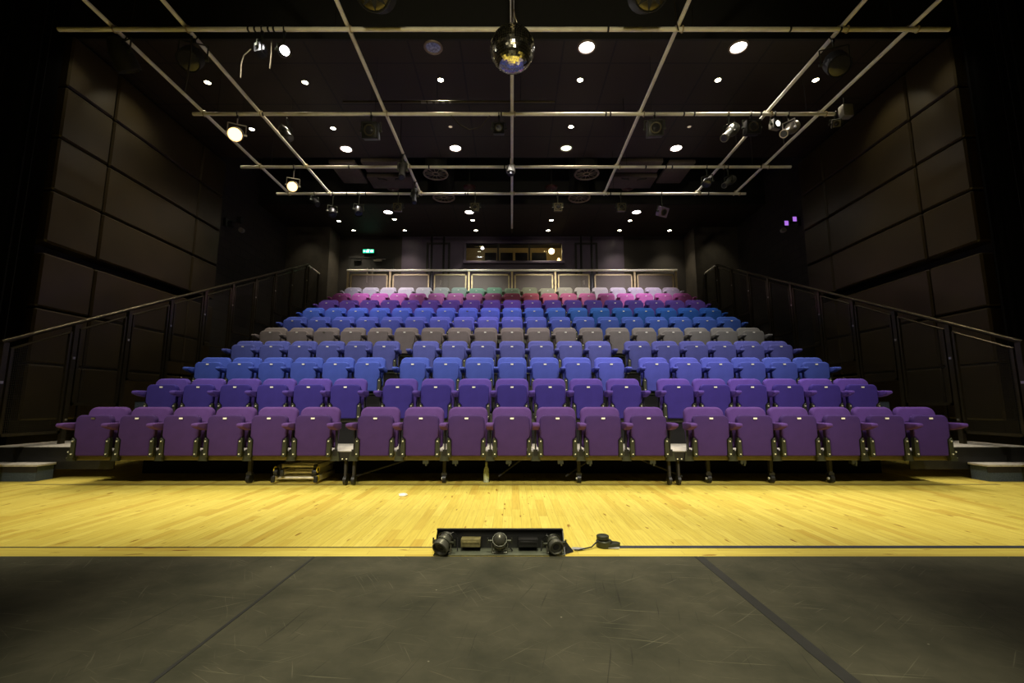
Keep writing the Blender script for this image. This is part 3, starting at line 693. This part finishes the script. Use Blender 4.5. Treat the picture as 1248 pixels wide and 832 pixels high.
# ------------------------------------------------------------------ lanterns
def lantern(kind, px, py, Y, aim, label, lens='lens', pipe='x', scale=1.0, body='satin', name=None):
    """kind: par / profile / flood.  hangs below the pipe at depth Y"""
    c = P(px, py, Y)
    if pipe == 'y' and Y > 4.5: c.x = min(long_x, key=lambda q: abs(q - c.x))
    hz = GRID_Z if pipe == 'x' else GRID_Z + .056
    drop = max(.34 if kind == 'profile' and pipe == 'y' else .16, hz - c.z)
    root = thing(name or 'spotlight', label, 'stage light', (c.x, Y, hz), 'stage lanterns on the grid')
    d = Vector(aim).normalized(); ctr = Vector((0, 0, -drop)); s = scale
    side = d.cross(Vector((0, 0, 1))); side = side.normalized() if side.length > .01 else Vector((1, 0, 0))
    b = MB(); ax = (1, 0, 0) if pipe == 'x' else (0, 1, 0)
    b.torus((0, 0, 0), ax, .037, .008, 16, 6).box((0, 0, -.055), (.03, .03, .05)); b.build('clamp', M['satin'], root)
    yw = {'par': .125, 'profile': .10, 'flood': .17}[kind] * s
    b = MB(); zy = max(.06, drop - .16 * s)
    b.cyl((0, 0, -.06), (0, 0, -zy), .010, n=8)
    b.tube([Vector((0, 0, -zy)) - side * yw, Vector((0, 0, -zy)) + side * yw], .009, 6)
    for q in (-1, 1):
        b.tube([Vector((0, 0, -zy)) + side * yw * q, ctr + side * yw * q], .009, 6)
        b.cyl(ctr + side * (yw - .02) * q, ctr + side * (yw + .02) * q, .018, n=8)
    b.build('yoke', M['steel'] if body == 'steel' else M['olive'], root)
    if kind == 'par':
        L, r = .30 * s, .105 * s
        b = MB(); b.lathe(ctr - d * L * .5, d, [(0, r * .35), (.02 * s, r * .6), (.10 * s, r * .9), (.13 * s, r), (L, r), (L + .004, r * .96), (L - .02, r * .92)], 22)
        can = b.build('can', M[body], root)
        b = MB(); b.lathe(ctr + d * (L * .5 - .016), d, [(0, r * .90), (.006, r * .86), (.012, r * .5)], 22); b.build('lens', M[lens], can)
        if lens == 'reflector':
            fc = ctr + d * (L * .5 - .002); e1 = side; e2 = side.cross(d).normalized(); b = MB()
            for q in range(8):
                t0 = q * PI / 4; v1 = e1 * math.cos(t0) + e2 * math.sin(t0); v2 = e1 * math.cos(t0 + .32) + e2 * math.sin(t0 + .32); v0 = e1 * math.cos(t0 - .32) + e2 * math.sin(t0 - .32)
                b.add([fc + v0 * r * .45, fc + v1 * r * .95, fc + v2 * r * .45, fc], [(0, 1, 2, 3)])
            b.build('star_baffle', M['black'], can)
    elif kind == 'profile':
        b = MB(); b.lathe(ctr - d * .30 * s, d, [(0, .05 * s), (.02 * s, .09 * s), (.20 * s, .10 * s), (.24 * s, .075 * s), (.28 * s, .062 * s), (.52 * s, .062 * s), (.54 * s, .07 * s), (.58 * s, .07 * s)], 20)
        can = b.build('barrel', M[body], root)
        b = MB(); b.lathe(ctr + d * .278 * s, d, [(0, .058 * s), (.006, .05 * s)], 20); b.build('lens', M[lens], can)
    else:
        up = side.cross(d).normalized()
        mt = Matrix((side, d, up)).transposed()
        b = MB(); b.box(ctr, (.27 * s, .16 * s, .27 * s), 0, mt); b.box(ctr - d * .11 * s, (.18 * s, .08 * s, .18 * s), 0, mt)
        can = b.build('housing', M[body], root, bevel=.008)
        fb = MB(); f0 = ctr + d * .085 * s
        for (cx, cz, w, h) in ((0, .125, .27, .02), (0, -.125, .27, .02), (.125, 0, .02, .27), (-.125, 0, .02, .27)):
            fb.box(f0 + side * cx * s + up * cz * s, (w * s, .02, h * s), 0, mt)
        fb.build('gel_frame', M['lilac'] if body == 'lilac' else M['beam'] if Y > 9 else M['satin'], can)
        b = MB(); b.torus(f0, d, .085 * s, .014 * s, 20, 6, 1).lathe(f0 - d * .004, d, [(0, .08 * s), (.012, .05 * s), (.018, .01)], 18); b.build('lens', [M[lens], M['reflector']], can)
    return root, c
B1, B2, B3, B4 = bar_Y
down = (0, -.5, -.85)
lantern('par', 288, 163, B2, (.35, -.75, -.55), 'lit par can glowing amber at the left end of second pipe', 'amber', body='steel')
lantern('par', 357, 226, B3, (.30, -.75, -.55), 'small lit par can glowing amber under third pipe at left', 'amber', body='steel', scale=.9)
lantern('flood', 318, 61, B1, (-1, .10, -.12), 'flood lantern with a bright edge, left on the nearest pipe', 'amber', body='satin', scale=.46, name='hanging_floodlight')  # amber lens glow stands in for light on the lantern's side
lantern('par', 345, 64, B1, (.62, -.72, -.28), 'par can with small white lens, left on the nearest pipe', 'white_lamp', scale=.55)
lantern('par', 165, 66, 5.14, (.2, .55, -.8), 'black par can on the outermost left pipe', pipe='y', scale=1.25, body='black')
lantern('par', 264, 70, 5.14, (.2, -.6, -.75), 'black par can on the second lengthwise pipe from left', pipe='y', scale=1.25, body='black')
lantern('par', 980, 76, 5.14, (-.2, -.6, -.75), 'black par can on the second lengthwise pipe from right', pipe='y', scale=1.25, body='black')
lantern('profile', 349, 163, 6.75, (.55, -.5, -.65), 'dark profile spot beside the glowing amber can', body='satin', scale=.8)
lantern('flood', 452, 160, B2, (0, -1, -.35), 'dark square flood on second pipe, left of the middle', body='satin', scale=.9, name='hanging_floodlight')
lantern('flood', 608, 157, B2, (0, -1, -.30), 'dark square flood on second pipe next to the centre line', 'spotblue', body='satin', scale=.62, name='hanging_floodlight')
lantern('flood', 798, 157, B2, (-.1, -1, -.35), 'dark square flood on second pipe, right of the middle', body='satin', scale=.9, name='hanging_floodlight')
lantern('profile', 889, 162, B2, (-.55, -.45, -.6), 'silver edged profile spot, first of the right cluster', body='birdie', scale=.9)
lantern('flood', 916, 156, B2, (0, -1, -.2), 'black box flood between profile spots on the right', body='black', scale=.8, name='hanging_floodlight')
lantern('flood', 945, 152, B2, (.3, -.9, -.1), 'lit white flood lantern on the right of second pipe', 'white_lamp', body='greybox', scale=.55, name='hanging_floodlight')
lantern('profile', 962, 158, B2, (-.65, -.45, -.55), 'shiny profile spot beside the outermost right pipe', body='steel', scale=.9)
lantern('flood', 1018, 142, B2, (-.3, -.75, -.5), 'small grey flood at the right tip of second pipe', body='greybox', scale=.45, name='hanging_floodlight')
lantern('par', 862, 222, B3, (-.4, -.6, -.6), 'black par can with a green glint under third pipe, right', body='satin', scale=.8)
lantern('profile', 888, 222, B3, (-.65, -.45, -.55), 'slim profile spot at the right of third pipe', body='birdie', scale=.75)
lantern('profile', 384, 232, B4, (.55, -.5, -.6), 'dark profile spot at the left of the farthest pipe', body='satin', scale=.8)
lantern('par', 405, 258, B4, (.3, -.5, -.8), 'dark par can hanging low at the left of farthest pipe', body='satin', scale=.8)
lantern('par', 437, 256, B4, (.2, -.4, -.9), 'dark par can hanging near the left downlights', body='satin', scale=.8)
for px, lab in ((485, 'square framed flood on farthest pipe, first from the left'), (579, 'square framed flood on farthest pipe, left of the centre line'), (680, 'square framed flood on farthest pipe, right of the centre line'), (757, 'square framed flood on farthest pipe, last to the right')):
    lantern('flood', px, 253, B4, (0, -1, -.12), lab, 'lens', body='satin', scale=.62, name='hanging_floodlight')
lantern('flood', 807, 258, B4, (.35, -.75, -.5), 'tilted lilac square flood at the right of farthest pipe', 'lens', body='lilac', scale=.75, name='hanging_floodlight')
lantern('profile', 487, 190, 7.8, (.1, -.5, -.8), 'dark profile spot on the lengthwise pipe left of the middle', body='black', scale=.85, pipe='y')
lantern('profile', 499, 219, 8.85, (.1, -.4, -.8), 'second dark profile spot under the pipe left of the middle', body='black', scale=.7, pipe='y')
lantern('par', 462, -8, 4.35, (-.02, -.75, -.66), 'large black par lamp with star reflector, left at the top', 'reflector', pipe='y', scale=1.75, body='black')
lantern('par', 786, -8, 4.35, (.02, -.75, -.66), 'large black par lamp with star reflector, right at the top', 'reflector', pipe='y', scale=1.75, body='black')
# grey speaker box by the right end of the second pipe
p = P(1031, 136, 6.7)
t = thing('hanging_speaker', 'small grey speaker box beyond the right end of second pipe', 'speaker', (p.x, 6.7, p.z))
b = MB(); b.box((0, 0, 0), (.16, .12, .2)); b.build('cabinet', M['greybox'], t, bevel=.01)
b = MB(); b.tube([(0, .02, .1), (0, .02, .25), (.3, .02, .25)], .01, 6); b.build('bracket', M['satin'], t)
# lights on the far side walls
for sgn, px, lens, lab in ((1, 961, 'violet', 'pair of small violet glowing lamps on the right wall'), (-1, 288, 'lens', 'pair of small dark lamps on the left wall')):
    y = 10.3; p = P(px, 271, y)
    t = thing('wall_spotlight', lab, 'wall light', (sgn * XW, y, p.z))
    b = MB(); b.box((-sgn * .03, 0, 0), (.06, .12, .2)).tube([(-sgn * .03, 0, 0), (p.x - sgn * XW, 0, 0)], .014, 6); b.build('bracket', M['satin'], t)
    for q in (-1, 1):
        c = Vector((p.x - sgn * XW + q * .1, -.02, .05 * q)); d = Vector((-.3 * sgn, -.8, -.35)).normalized()
        b = MB(); b.box(c, (.11, .12, .14)); hd = b.build('head', M['black'], t, bevel=.008)
        b = MB(); b.box(c + Vector((0, -.063, 0)), (.085, .008, .11)); b.build('lens', M[lens], hd)
    b = MB(); b.lathe(Vector((p.x - sgn * XW - sgn * .18, 0, -.22)), (0, -1, 0), [(0, .03), (.02, .055), (.1, .06)], 12); b.build('sensor', M['greybox'], t)
# centre sensor
p = P(622.5, 207, B3 - .25)
t = thing('hanging_projector', 'white cylindrical housing hung under the middle pipe', 'projector', (p.x, B3 - .25, p.z))
b = MB(); b.cyl((0, 0, -.05), (0, 0, .07), .085, n=24); b.build('body', M['greybox'], t, bevel=.006)
b = MB(); b.cyl((0, 0, -.10), (0, 0, -.05), .055, n=20); b.build('lens', M['satin'], t)
b = MB(); b.cyl((0, 0, .07), (0, 0, GRID_Z + .03 - p.z), .012, n=8); b.build('stem', M['pipe'], t)
# hanging cables
for pts, Y, lab in (([(234, 44), (232, 70), (229, 90), (225, 111)], 4.89, 'thin cable drooping beside the left lengthwise pipe'), ([(306, 60), (297, 68), (294, 78), (293, 95)], 4.89, 'thin cable under the left flood lantern'),
                    ([(331, 50), (331, 64), (330, 75), (329, 84)], 4.89, 'thin cable hanging right of the left flood lantern'), ([(550, 141), (560, 152), (572, 158), (586, 155), (597, 141)], 6.53, 'looped cable slung under the second pipe'),
                    ([(822, 2), (823, 15), (825, 30), (827, 37)], 4.89, 'thin cable beside the lengthwise pipe right of the middle'), ([(624.5, 237), (625, 250), (624.5, 268), (624, 284)], 11.55, 'cable hanging in line with the middle pipe')):
    b = MB(); b.tube([P(x, y, Y) for x, y in pts], .008, 6); tag(b.build('hanging_cable', M['side_rail']), lab, 'cable')

# ------------------------------------------------------------------ mirror ball
bc = P(624.5, 60, 4.55); br_ = .243
mbx = thing('mirror_ball', 'mirror ball hanging over the middle of the floor', 'mirror ball', bc)
b = MB(); rings = 30
for i in range(rings):
    t0, t1 = PI * i / rings, PI * (i + 1) / rings
    tm = (t0 + t1) / 2; n = max(6, int(2 * PI * math.sin(tm) / (PI / rings)))
    for k in range(n):
        pm = 2 * PI * (k + .5) / n; nrm = Vector((math.sin(tm) * math.cos(pm), math.sin(tm) * math.sin(pm), math.cos(tm)))
        e1 = Vector((math.cos(tm) * math.cos(pm), math.cos(tm) * math.sin(pm), -math.sin(tm))); e2 = Vector((-math.sin(pm), math.cos(pm), 0))
        j = nrm + Vector((random.gauss(0, .05), random.gauss(0, .05), random.gauss(0, .05))); j.normalize()
        e1 = (e1 - j * e1.dot(j)).normalized(); e2 = j.cross(e1)
        h = br_ * (t1 - t0) * .47; w = br_ * math.sin(tm) * PI / n * .95
        c = nrm * br_
        b.add([c - e1 * h - e2 * w, c + e1 * h - e2 * w, c + e1 * h + e2 * w, c - e1 * h + e2 * w], [(0, 1, 2, 3)])
o = b.build('mirror_tiles', M['mirror'], mbx)
for p_ in o.data.polygons: p_.use_smooth = False
b = MB(); b.lathe((0, 0, -br_ * .985), (0, 0, 1), [(br_ * .985 * (1 - math.cos(PI * k / 20)), max(.002, br_ * .985 * math.sin(PI * k / 20))) for k in range(21)], 32); b.build('core', M['grout'], mbx)
b = MB(); b.cyl((0, 0, br_), (0, 0, GRID_Z - bc.z + .03), .013, n=10).lathe((0, 0, br_ - .01), (0, 0, 1), [(0, .05), (.02, .045), (.03, .015)]); b.build('rod', M['side_rail'], mbx)
b = MB(); b.tube([(.015, 0, br_ + .25), (.03, 0, br_ + .15), (.06, 0, br_ + .05), (.065, 0, br_ - .01)], .005, 6); b.build('cord', M['frame_brass'], mbx)

# ------------------------------------------------------------------ downlights and vents
ZC, ZB = 6.37, 6.18
def lamp_spot(name, loc, tgt, power, size_deg, blend=.6, col=(1, .86, .62), rad=.05):
    l = bpy.data.lights.new(name, 'SPOT'); l.energy = power; l.spot_size = R(size_deg); l.spot_blend = blend; l.color = col; l.shadow_soft_size = rad
    o = bpy.data.objects.new(name, l); COL.objects.link(o); o.location = loc
    o.rotation_euler = (Vector(tgt) - Vector(loc)).to_track_quat('-Z', 'Y').to_euler(); return o
def downlight(px, py, z, r, lens, label, power=0, group='small ceiling downlights'):
    c = PZ(px, py, z)
    t = thing('downlight', label, 'downlight', c, group)
    b = MB(); b.torus((0, 0, -.004), (0, 0, 1), r * 1.12, r * .14 + .004, 24, 6); b.build('rim', M['vent'] if r > .08 else M['satin'], t)
    b = MB(); b.lathe((0, 0, -.001), (0, 0, -1), [(0, r), (.006, r * .97), (.010, r * .6)], 24); b.build('lens', M[lens], t)
    if power:
        lamp_spot('downlight_lamp', (c.x, c.y, z - .03), (c.x, c.y, 0), power, 95, .8, (1, .85, .62) if r < .08 else (1, .92, .85), r)
fw = lambda k: ORD[k]
for k, px in enumerate((253, 372, 537, 707, 875, 994)):
    downlight(px, 100 if px in (253, 372) else 97, ZC, .05, 'warm', 'small warm ceiling downlight, %s from left in the row behind the nearest pipe' % fw(k), 130)
for k, (px, py) in enumerate(((307, 157), (406, 156), (696, 154))):
    downlight(px, py, ZC, .05, 'warm', 'small warm ceiling downlight just behind the second pipe, %s from left' % fw(k), 130)
for k, (px, py) in enumerate(((549, 154), (840, 154))):
    downlight(px, py, ZC, .04, 'dimlamp', 'unlit small ceiling downlight %s of the middle pipe' % ('left', 'right')[k])
for k, px in enumerate((715, 900)):
    downlight(px, 57, ZC, .115, 'white_lamp', 'large round white ceiling light behind the nearest pipe, the %s one' % ('inner', 'outer right')[k], 190, 'large round ceiling lights')
downlight(528, 57.5, ZC, .115, 'spotblue', 'large round unlit ceiling light left of the mirror ball', 0, 'large round ceiling lights')
for k, (px, py) in enumerate(((422, 181), (555, 180), (690, 180), (824, 180))):
    downlight(px, py, ZC, .115, 'white_lamp' if px != 690 else 'greenlamp', 'large round ceiling light before the third pipe, %s from left' % fw(k), 190, 'large round ceiling lights')
for k, px in enumerate((473, 572, 775.7)):
    downlight(px, 258, ZB, .115, 'white_lamp', 'large round ceiling light over the rear rows, %s from left' % fw(k), 45, 'large round ceiling lights')
for k, (px, py) in enumerate(((413, 269), (480.7, 267), (576, 268), (672, 268), (767.6, 268.5))):
    downlight(px, py, ZB, .055, 'warm', 'small warm downlight over the rear rows, %s from left in its front line' % fw(k), 25)
for k, px in enumerate((431, 493.4, 580, 668, 755, 816)):
    downlight(px, 280.5, ZB, .055, 'warm', 'small warm downlight over the gallery, %s from left in its rear line' % fw(k), 80)
for k, (px, py, Y, lab) in enumerate(((531, 212, 9.95, 'front left'), (715, 212, 9.95, 'front right'), (541, 240.5, 11.2, 'rear left'), (706, 241, 11.2, 'rear right'))):
    c = P(px, py, Y)
    t = thing('ceiling_vent', 'round spoked ceiling vent behind the third pipe, %s of the four' % lab, 'vent', c, 'round vents in the ceiling recess')
    b = MB(); b.torus((0, 0, 0), (0, 0, 1), .27, .022, 32, 8).torus((0, 0, 0), (0, 0, 1), .07, .012, 20, 6)
    for q in range(12): b.tube([(.07 * math.cos(q * PI / 6), .07 * math.sin(q * PI / 6), 0), (.26 * math.cos(q * PI / 6), .26 * math.sin(q * PI / 6), 0)], .007, 5)
    b.build('grille', M['vent'], t)
    b = MB(); b.cyl((0, 0, .03), (0, 0, 7.58 - c.z), .25, n=28); b.build('duct', M['black'], t)
for k, px in enumerate((479, 572, 672, 765)):
    c = P(px, 229, 10.9)
    t = thing('ceiling_beacon', 'faint red ceiling light in the dark recess, %s from left' % fw(k), 'light', c, 'faint red lights in the recess')
    b = MB(); b.lathe((0, 0, 0), (0, 0, -1), [(-.02, .16), (.02, .15), (.06, .08)], 20); b.build('dome', M['redlamp'], t)
    b = MB(); b.cyl((0, 0, .02), (0, 0, 7.58 - c.z), .02, n=8).lathe((0, 0, -.06), (0, 0, -1), [(0, .02), (.015, .012)], 8, 1); b.build('stem', [M['black'], M['greybox']], t)
for sgn, lab in ((-1, 'left'), (1, 'right')):
    c = P(624 + sgn * 150, 212, 10.2)
    t = thing('ceiling_duct', 'flat dark duct panels in the ceiling recess, %s side' % lab, 'duct', c)
    b = MB(); b.box((0, -.3, .05), (1.0, .5, .1)); b.box((0, .35, 0), (1.1, .6, .1)); b.box((sgn * .95, 0, .05), (.6, 1.0, .08)); b.build('panel', M['duct'], t, bevel=.02)
    b = MB(); b.tube([(-.3, .1, -.05), (-.25, .05, -.1), (-.15, .05, -.1), (-.1, .2, -.05)], .012, 6).tube([(.3, .1, -.05), (.25, .05, -.1), (.15, .05, -.1), (.1, .2, -.05)], .012, 6); b.build('handle', M['black'], t)
    b = MB(); b.cyl((-.4, 0, .1), (-.4, 0, 7.58 - c.z), .008, n=6).cyl((.4, 0, .1), (.4, 0, 7.58 - c.z), .008, n=6); b.build('suspension_wire', M['satin'], t)

# ------------------------------------------------------------------ footlight trough at the stage edge
fx0, fx1 = P(529, 676, 2.80).x, P(688, 676, 2.80).x; fm = (fx0 + fx1) / 2; fw_ = (fx1 - fx0) / 2
ft = thing('footlight_trough', 'black metal footlight trough on the edge of the vinyl', 'footlight', (fm, 2.80, 0))
b = MB(); b.span(-fw_, fw_, -.03, .10, .002, .008); b.build('base_plate', M['trough'], ft, bevel=.001)
b = MB(); b.span(-fw_, fw_, .095, .102, .002, .120).span(-fw_, fw_, .08, .102, .114, .121); b.build('back_plate', M['satin'], ft, bevel=.002)
for s in (-1, 1):
    b = MB(); b.prism([(-.028, .008), (.10, .008), (.10, .118), (.085, .118)], s * fw_ - .003 * s, s * fw_ + .003, axis='x'); b.build('end_plate', M['satin'], ft)
for x, m, lab in ((-fw_ + .21, 'ballast', 'yellowed ballast box'), (.17, 'satin', 'black ballast box')):
    b = MB(); b.box((x, .055, .055), (.115, .06, .045)).box((x, .024, .06), (.10, .004, .012)); o = b.build('ballast', M[m], ft, bevel=.005); o['label'] = lab
for (px, py, aim, sc, pw) in ((541, 660, (-.28, -.75, -.42), 1.0, 'left'), (609, 659, (0, -.55, .55), .92, 'middle'), (675.5, 662, (.18, -.8, -.25), .9, 'right')):
    c = P(px, py, 2.79) - ft.location; d = Vector(aim).normalized()
    side = d.cross(Vector((0, 0, 1))).normalized()
    root = thing('footlight_lamp', 'small round gunmetal lamp, %s one in the footlight trough' % pw, 'lamp', ft.location + Vector((c.x, c.y, .008)), 'round lamps in the footlight trough')
    c = Vector((0, 0, c.z - .008))
    if pw == 'middle':
        prof = [(0, .034), (.01, .046), (.05, .046), (.055, .041), (.075, .038), (.095, .030), (.108, .016), (.112, .004)]
        st = c - d * .05
    else:
        prof = [(0, .026), (.012, .036), (.045, .038), (.05, .043), (.085, .043), (.088, .047), (.112, .047), (.114, .041), (.10, .038)]
        st = c - d * .055
    prof = [(h * sc, r * sc) for h, r in prof]
    b = MB(); b.lathe(st, d, prof, 26); hd = b.build('lamp_body', M['birdie'], root)
    for q in (.03, .07):
        b = MB(); b.torus(st + d * q * sc, d, .045 * sc, .003, 26, 6); b.build('cooling_ring', M['olive'], hd)
    if pw != 'middle':
        b = MB(); b.lathe(st + d * .094 * sc, d, [(0, .036 * sc), (.006, .02 * sc)], 20); b.build('lens', M['lens'], hd)
    b = MB()
    for q in (-1, 1):
        b.tube([c + side * .046 * q, Vector((0, 0, 0)) + side * .042 * q + Vector((0, 0, .0065))], .005, 6)
    b.tube([side * .042 + Vector((0, 0, .0065)), -side * .042 + Vector((0, 0, .0065))], .005, 6)
    b.build('yoke', M['birdie'], root)
    for q in (-1, 1):
        k0 = c + side * .044 * q
        b = MB(); b.cyl(k0, k0 + side * .022 * q, .008, n=10).box(k0 + side * .026 * q, (.008, .008, .034)); b.build('wing_knob', M['olive'], root)
    lx = -1 if pw == 'right' else 1; b = MB(); b.tube([st, st + Vector((.03 * lx, .02, .01)), st + Vector((.055 * lx, .035, -.02)), Vector((.075 * lx, .04, .006))], .0035, 6); b.build('lead', M['satin'], root)
# cable, puck
q0 = P(688, 664, 2.85); q1 = PZ(704, 668, .006); q2 = PZ(724, 663, .02); q3 = PZ(735, 664, 0)
b = MB(); b.tube([Vector((fx1 + .066, 2.85, .010)), (q1.x, 2.86, .007), ((q1.x + q3.x) / 2, 2.90, .012), (q3.x - .04, 2.93, .04)], .0045, 7)
tag(b.build('power_cable', M['satin']), 'black cable running from the footlight trough to the black puck', 'cable')
b = MB(); b.add([(fx1 + .005, 2.80, .004), (fx1 + .06, 2.84, .004), (fx1 + .02, 2.87, .05), (fx1 + .003, 2.87, .06)], [(0, 1, 2), (0, 2, 3), (0, 3, 1), (1, 3, 2)]); tag(b.build('cable_wedge', M['satin']), 'black wedge of bunched cable against the trough end', 'cable')
for c, sx, lab in ((q1, .09, 'silver tape patch holding the cable beside the trough'), (PZ(748, 668, 0), .075, 'silver tape patch at the end of the blue black strip')):
    b = MB(); b.prism([(-sx / 2, -.018), (sx * .4, -.026), (sx / 2, .012), (-sx * .3, .026)], .0045, .007, axis='z'); o = b.build('tape_patch', M['silver'], loc=(c.x, max(2.80, c.y), 0)); tag(o, lab, 'tape')
t = thing('dimmer_puck', 'black round stacked puck on the wood right of the footlights', 'dimmer', (q3.x, 2.945, 0))
b = MB(); b.lathe((0, 0, 0), (0, 0, 1), [(0, .046), (.004, .049), (.036, .049), (.040, .045)], 28); b.prism([(.02, -.045), (.085, -.026), (.10, 0), (.085, .026), (.02, .045)], 0, .026, axis='z'); b.build('body', M['olive'], t, bevel=.003)
b = MB(); b.lathe((-.008, 0, .040), (0, 0, 1), [(0, .030), (.006, .030), (.008, .038), (.026, .038), (.030, .032)], 26); b.build('knob', M['olive'], t)

# ------------------------------------------------------------------ litter, bottle, ladder
p = PZ(595, 584, 0)
t = thing('glass_bottle', 'small clear glass bottle standing under the front row', 'bottle', (p.x - .012, 5.27, 0))
b = MB(); b.lathe((0, 0, 0), (0, 0, 1), [(0, .026), (.004, .031), (.12, .031), (.15, .026), (.175, .013), (.205, .0125)], 22); b.build('bottle_body', M['bottleglass'], t)
b = MB(); b.cyl((0, 0, .205), (0, 0, .222), .015, n=16); b.build('cap', M['ballast'], t)
b = MB(); b.cyl((0, 0, .045), (0, 0, .10), .0318, n=22, caps=False); b.build('bottle_label', M['label'], t)
def crumple(name, loc, r, label, flat=.5):
    bm = bmesh.new(); bmesh.ops.create_icosphere(bm, subdivisions=2, radius=r)
    for v in bm.verts: v.co *= random.uniform(.7, 1.15); v.co.z = max(v.co.z * flat, -r * flat * .6)
    me = bpy.data.meshes.new(name); bm.to_mesh(me); bm.free(); me.materials.append(M['paper'])
    o = bpy.data.objects.new(name, me); COL.objects.link(o); o.location = (loc.x, loc.y, r * flat * .6); tag(o, label, 'paper')
crumple('crumpled_paper', PZ(491, 604, 0), .045, 'white crumpled paper scrap lying on the open boards', .35)
crumple('crumpled_paper', PZ(309.5, 579, 0), .025, 'small white paper scrap in the shadow under the front row')
# folded ladder
lp = PZ(372, 585, 0)
t = thing('folded_ladder', 'scuffed aluminium folding ladder lying under the front row', 'ladder', (lp.x - .01, 5.17, 0))
for k, (hw, z, y0) in enumerate(((.235, .055, .0), (.175, .115, .03), (.20, .175, .06))):
    for s in (-1, 1):
        x = s * hw + (.02 if k == 1 else 0)
        b = MB(); b.box((x, y0 + .25, z), (.034, .5, .058))
        st = b.build('stile', M['alu'], t, bevel=.006)
        b = MB(); b.box((x, y0 - .012, z - .005), (.040, .03, .068)); b.build('foot_cap', M['satin'], st, bevel=.008)
        if s == 1 and k == 0:
            b = MB(); b.box((x + .01, y0 + .02, z), (.018, .05, .062)); b.build('tape_mark', M['yellowtape'], st)
    for q in range(3):
        b = MB(); b.cyl((-hw, y0 + .06 + q * .2, z), (hw, y0 + .06 + q * .2, z), .017, n=12); b.build('rung', M['alu'], t)
for s in (-1, 1):
    b = MB(); b.cyl((s * .215 - .02, .03, .12), (s * .215 + .02, .03, .12), .045, n=18); b.torus((s * .215 + s * .022, .03, .15), (1, 0, 0), .032, .006, 18, 6, 1); b.build('hinge', [M['satin'], M['yellowtape']], t)

# ------------------------------------------------------------------ lights
def wash(x, y, z, tx, ty, tz, power, ang, col=(1, .90, .74), rad=.12, blend=.9):
    return lamp_spot('unseen_wash', (x, y, z), (tx, ty, tz), power, ang, blend, col, rad)  # unseen spots placed for their light, none tied to a modelled lantern
for x in (-4.2, -2.1, 0, 2.1, 4.2):                    # floor wash
    wash(x, 3.3, 5.2, x * .92, 4.3, 0, 360, 54, (1, .91, .66))
wash(0, .3, 5.3, 0, 1.7, 0, 1350, 44, (1, .92, .70))  # added spot to brighten the middle of the vinyl
for x in (-3.6, -1.2, 1.2, 3.6):                       # added spots straight down, brighten the tops of the first rows
    wash(x, 5.75, 5.3, x, 5.95, 0, 260, 64, (1, .93, .84))
for x in (-3.6, -1.2, 1.2, 3.6):                       # front-of-house on floor and seats
    wash(x, -1.5, 5.3, x * .92, 5.4, 0.55, 1180, 43, (1, .92, .76), .06)
for x in (-3.0, 0, 3.0):                               # steep wash on the middle rows
    wash(x, 4.6, 5.2, x * .9, 7.4, 1.5, 330, 66, (1, .95, .95))
    wash(x, 7.4, 5.3, x * .95, 9.6, 2.7, 150, 70, (1, .95, .97))
for x, c in ((-3.4, (1, .88, 1)), (-1.3, (.95, 1, .95)), (1.3, (1, .97, .88)), (3.4, (1, .88, 1))):
    wash(x, 9.6, 5.3, x * 1.0, 12.1, 3.9, 320 if abs(x) > 2 else 280, 52, c)
wash(0, -3.2, 3.4, 0, 6.0, 5.3, 600, 54, (1, .88, .58))   # added lamp without a fixture, brightens the pipes from the front
for sgn in (-1, 1):
    wash(sgn * 5.7, 7.1, 6.25, sgn * 6.55, 7.2, 5.2, 26, 80, (1, .9, .65), .04)
    wash(sgn * 5.8, 6.0, 6.25, sgn * 6.55, 6.2, 5.3, 14, 60, (1, .9, .65), .04)
    wash(sgn * 5.9, 12.3, 6.1, sgn * 6.1, 13.2, 4.9, 14, 60, (1, .9, .65), .05)
pl = bpy.data.lights.new('control_room_lamp', 'POINT'); pl.energy = 9; pl.color = (1, .78, .38); pl.shadow_soft_size = .1
po = bpy.data.objects.new('control_room_lamp', pl); COL.objects.link(po); po.location = (wx1 - .25, BACK_Y + .9, 6.0)

w = bpy.data.worlds.new('World'); S.world = w; w.use_nodes = True
bg = w.node_tree.nodes['Background']; bg.inputs['Color'].default_value = (.02, .017, .012, 1); bg.inputs['Strength'].default_value = .05

# ------------------------------------------------------------------ camera
cd = bpy.data.cameras.new('camera'); cam = bpy.data.objects.new('camera', cd); COL.objects.link(cam)
cd.sensor_fit = 'HORIZONTAL'; cd.sensor_width = 36; cd.lens = 36 * FPX / 1248
cam.location = (0, 0, CAM_Z); cam.rotation_euler = (PI / 2 + TH, 0, 0); cd.clip_start = .05; cd.clip_end = 100
S.camera = cam
S.view_settings.view_transform = 'Standard'; S.view_settings.look = 'None'; S.view_settings.exposure = 0; S.view_settings.gamma = 1
S.cycles.use_denoising = True; S.cycles.max_bounces = 6; S.cycles.sample_clamp_indirect = 4
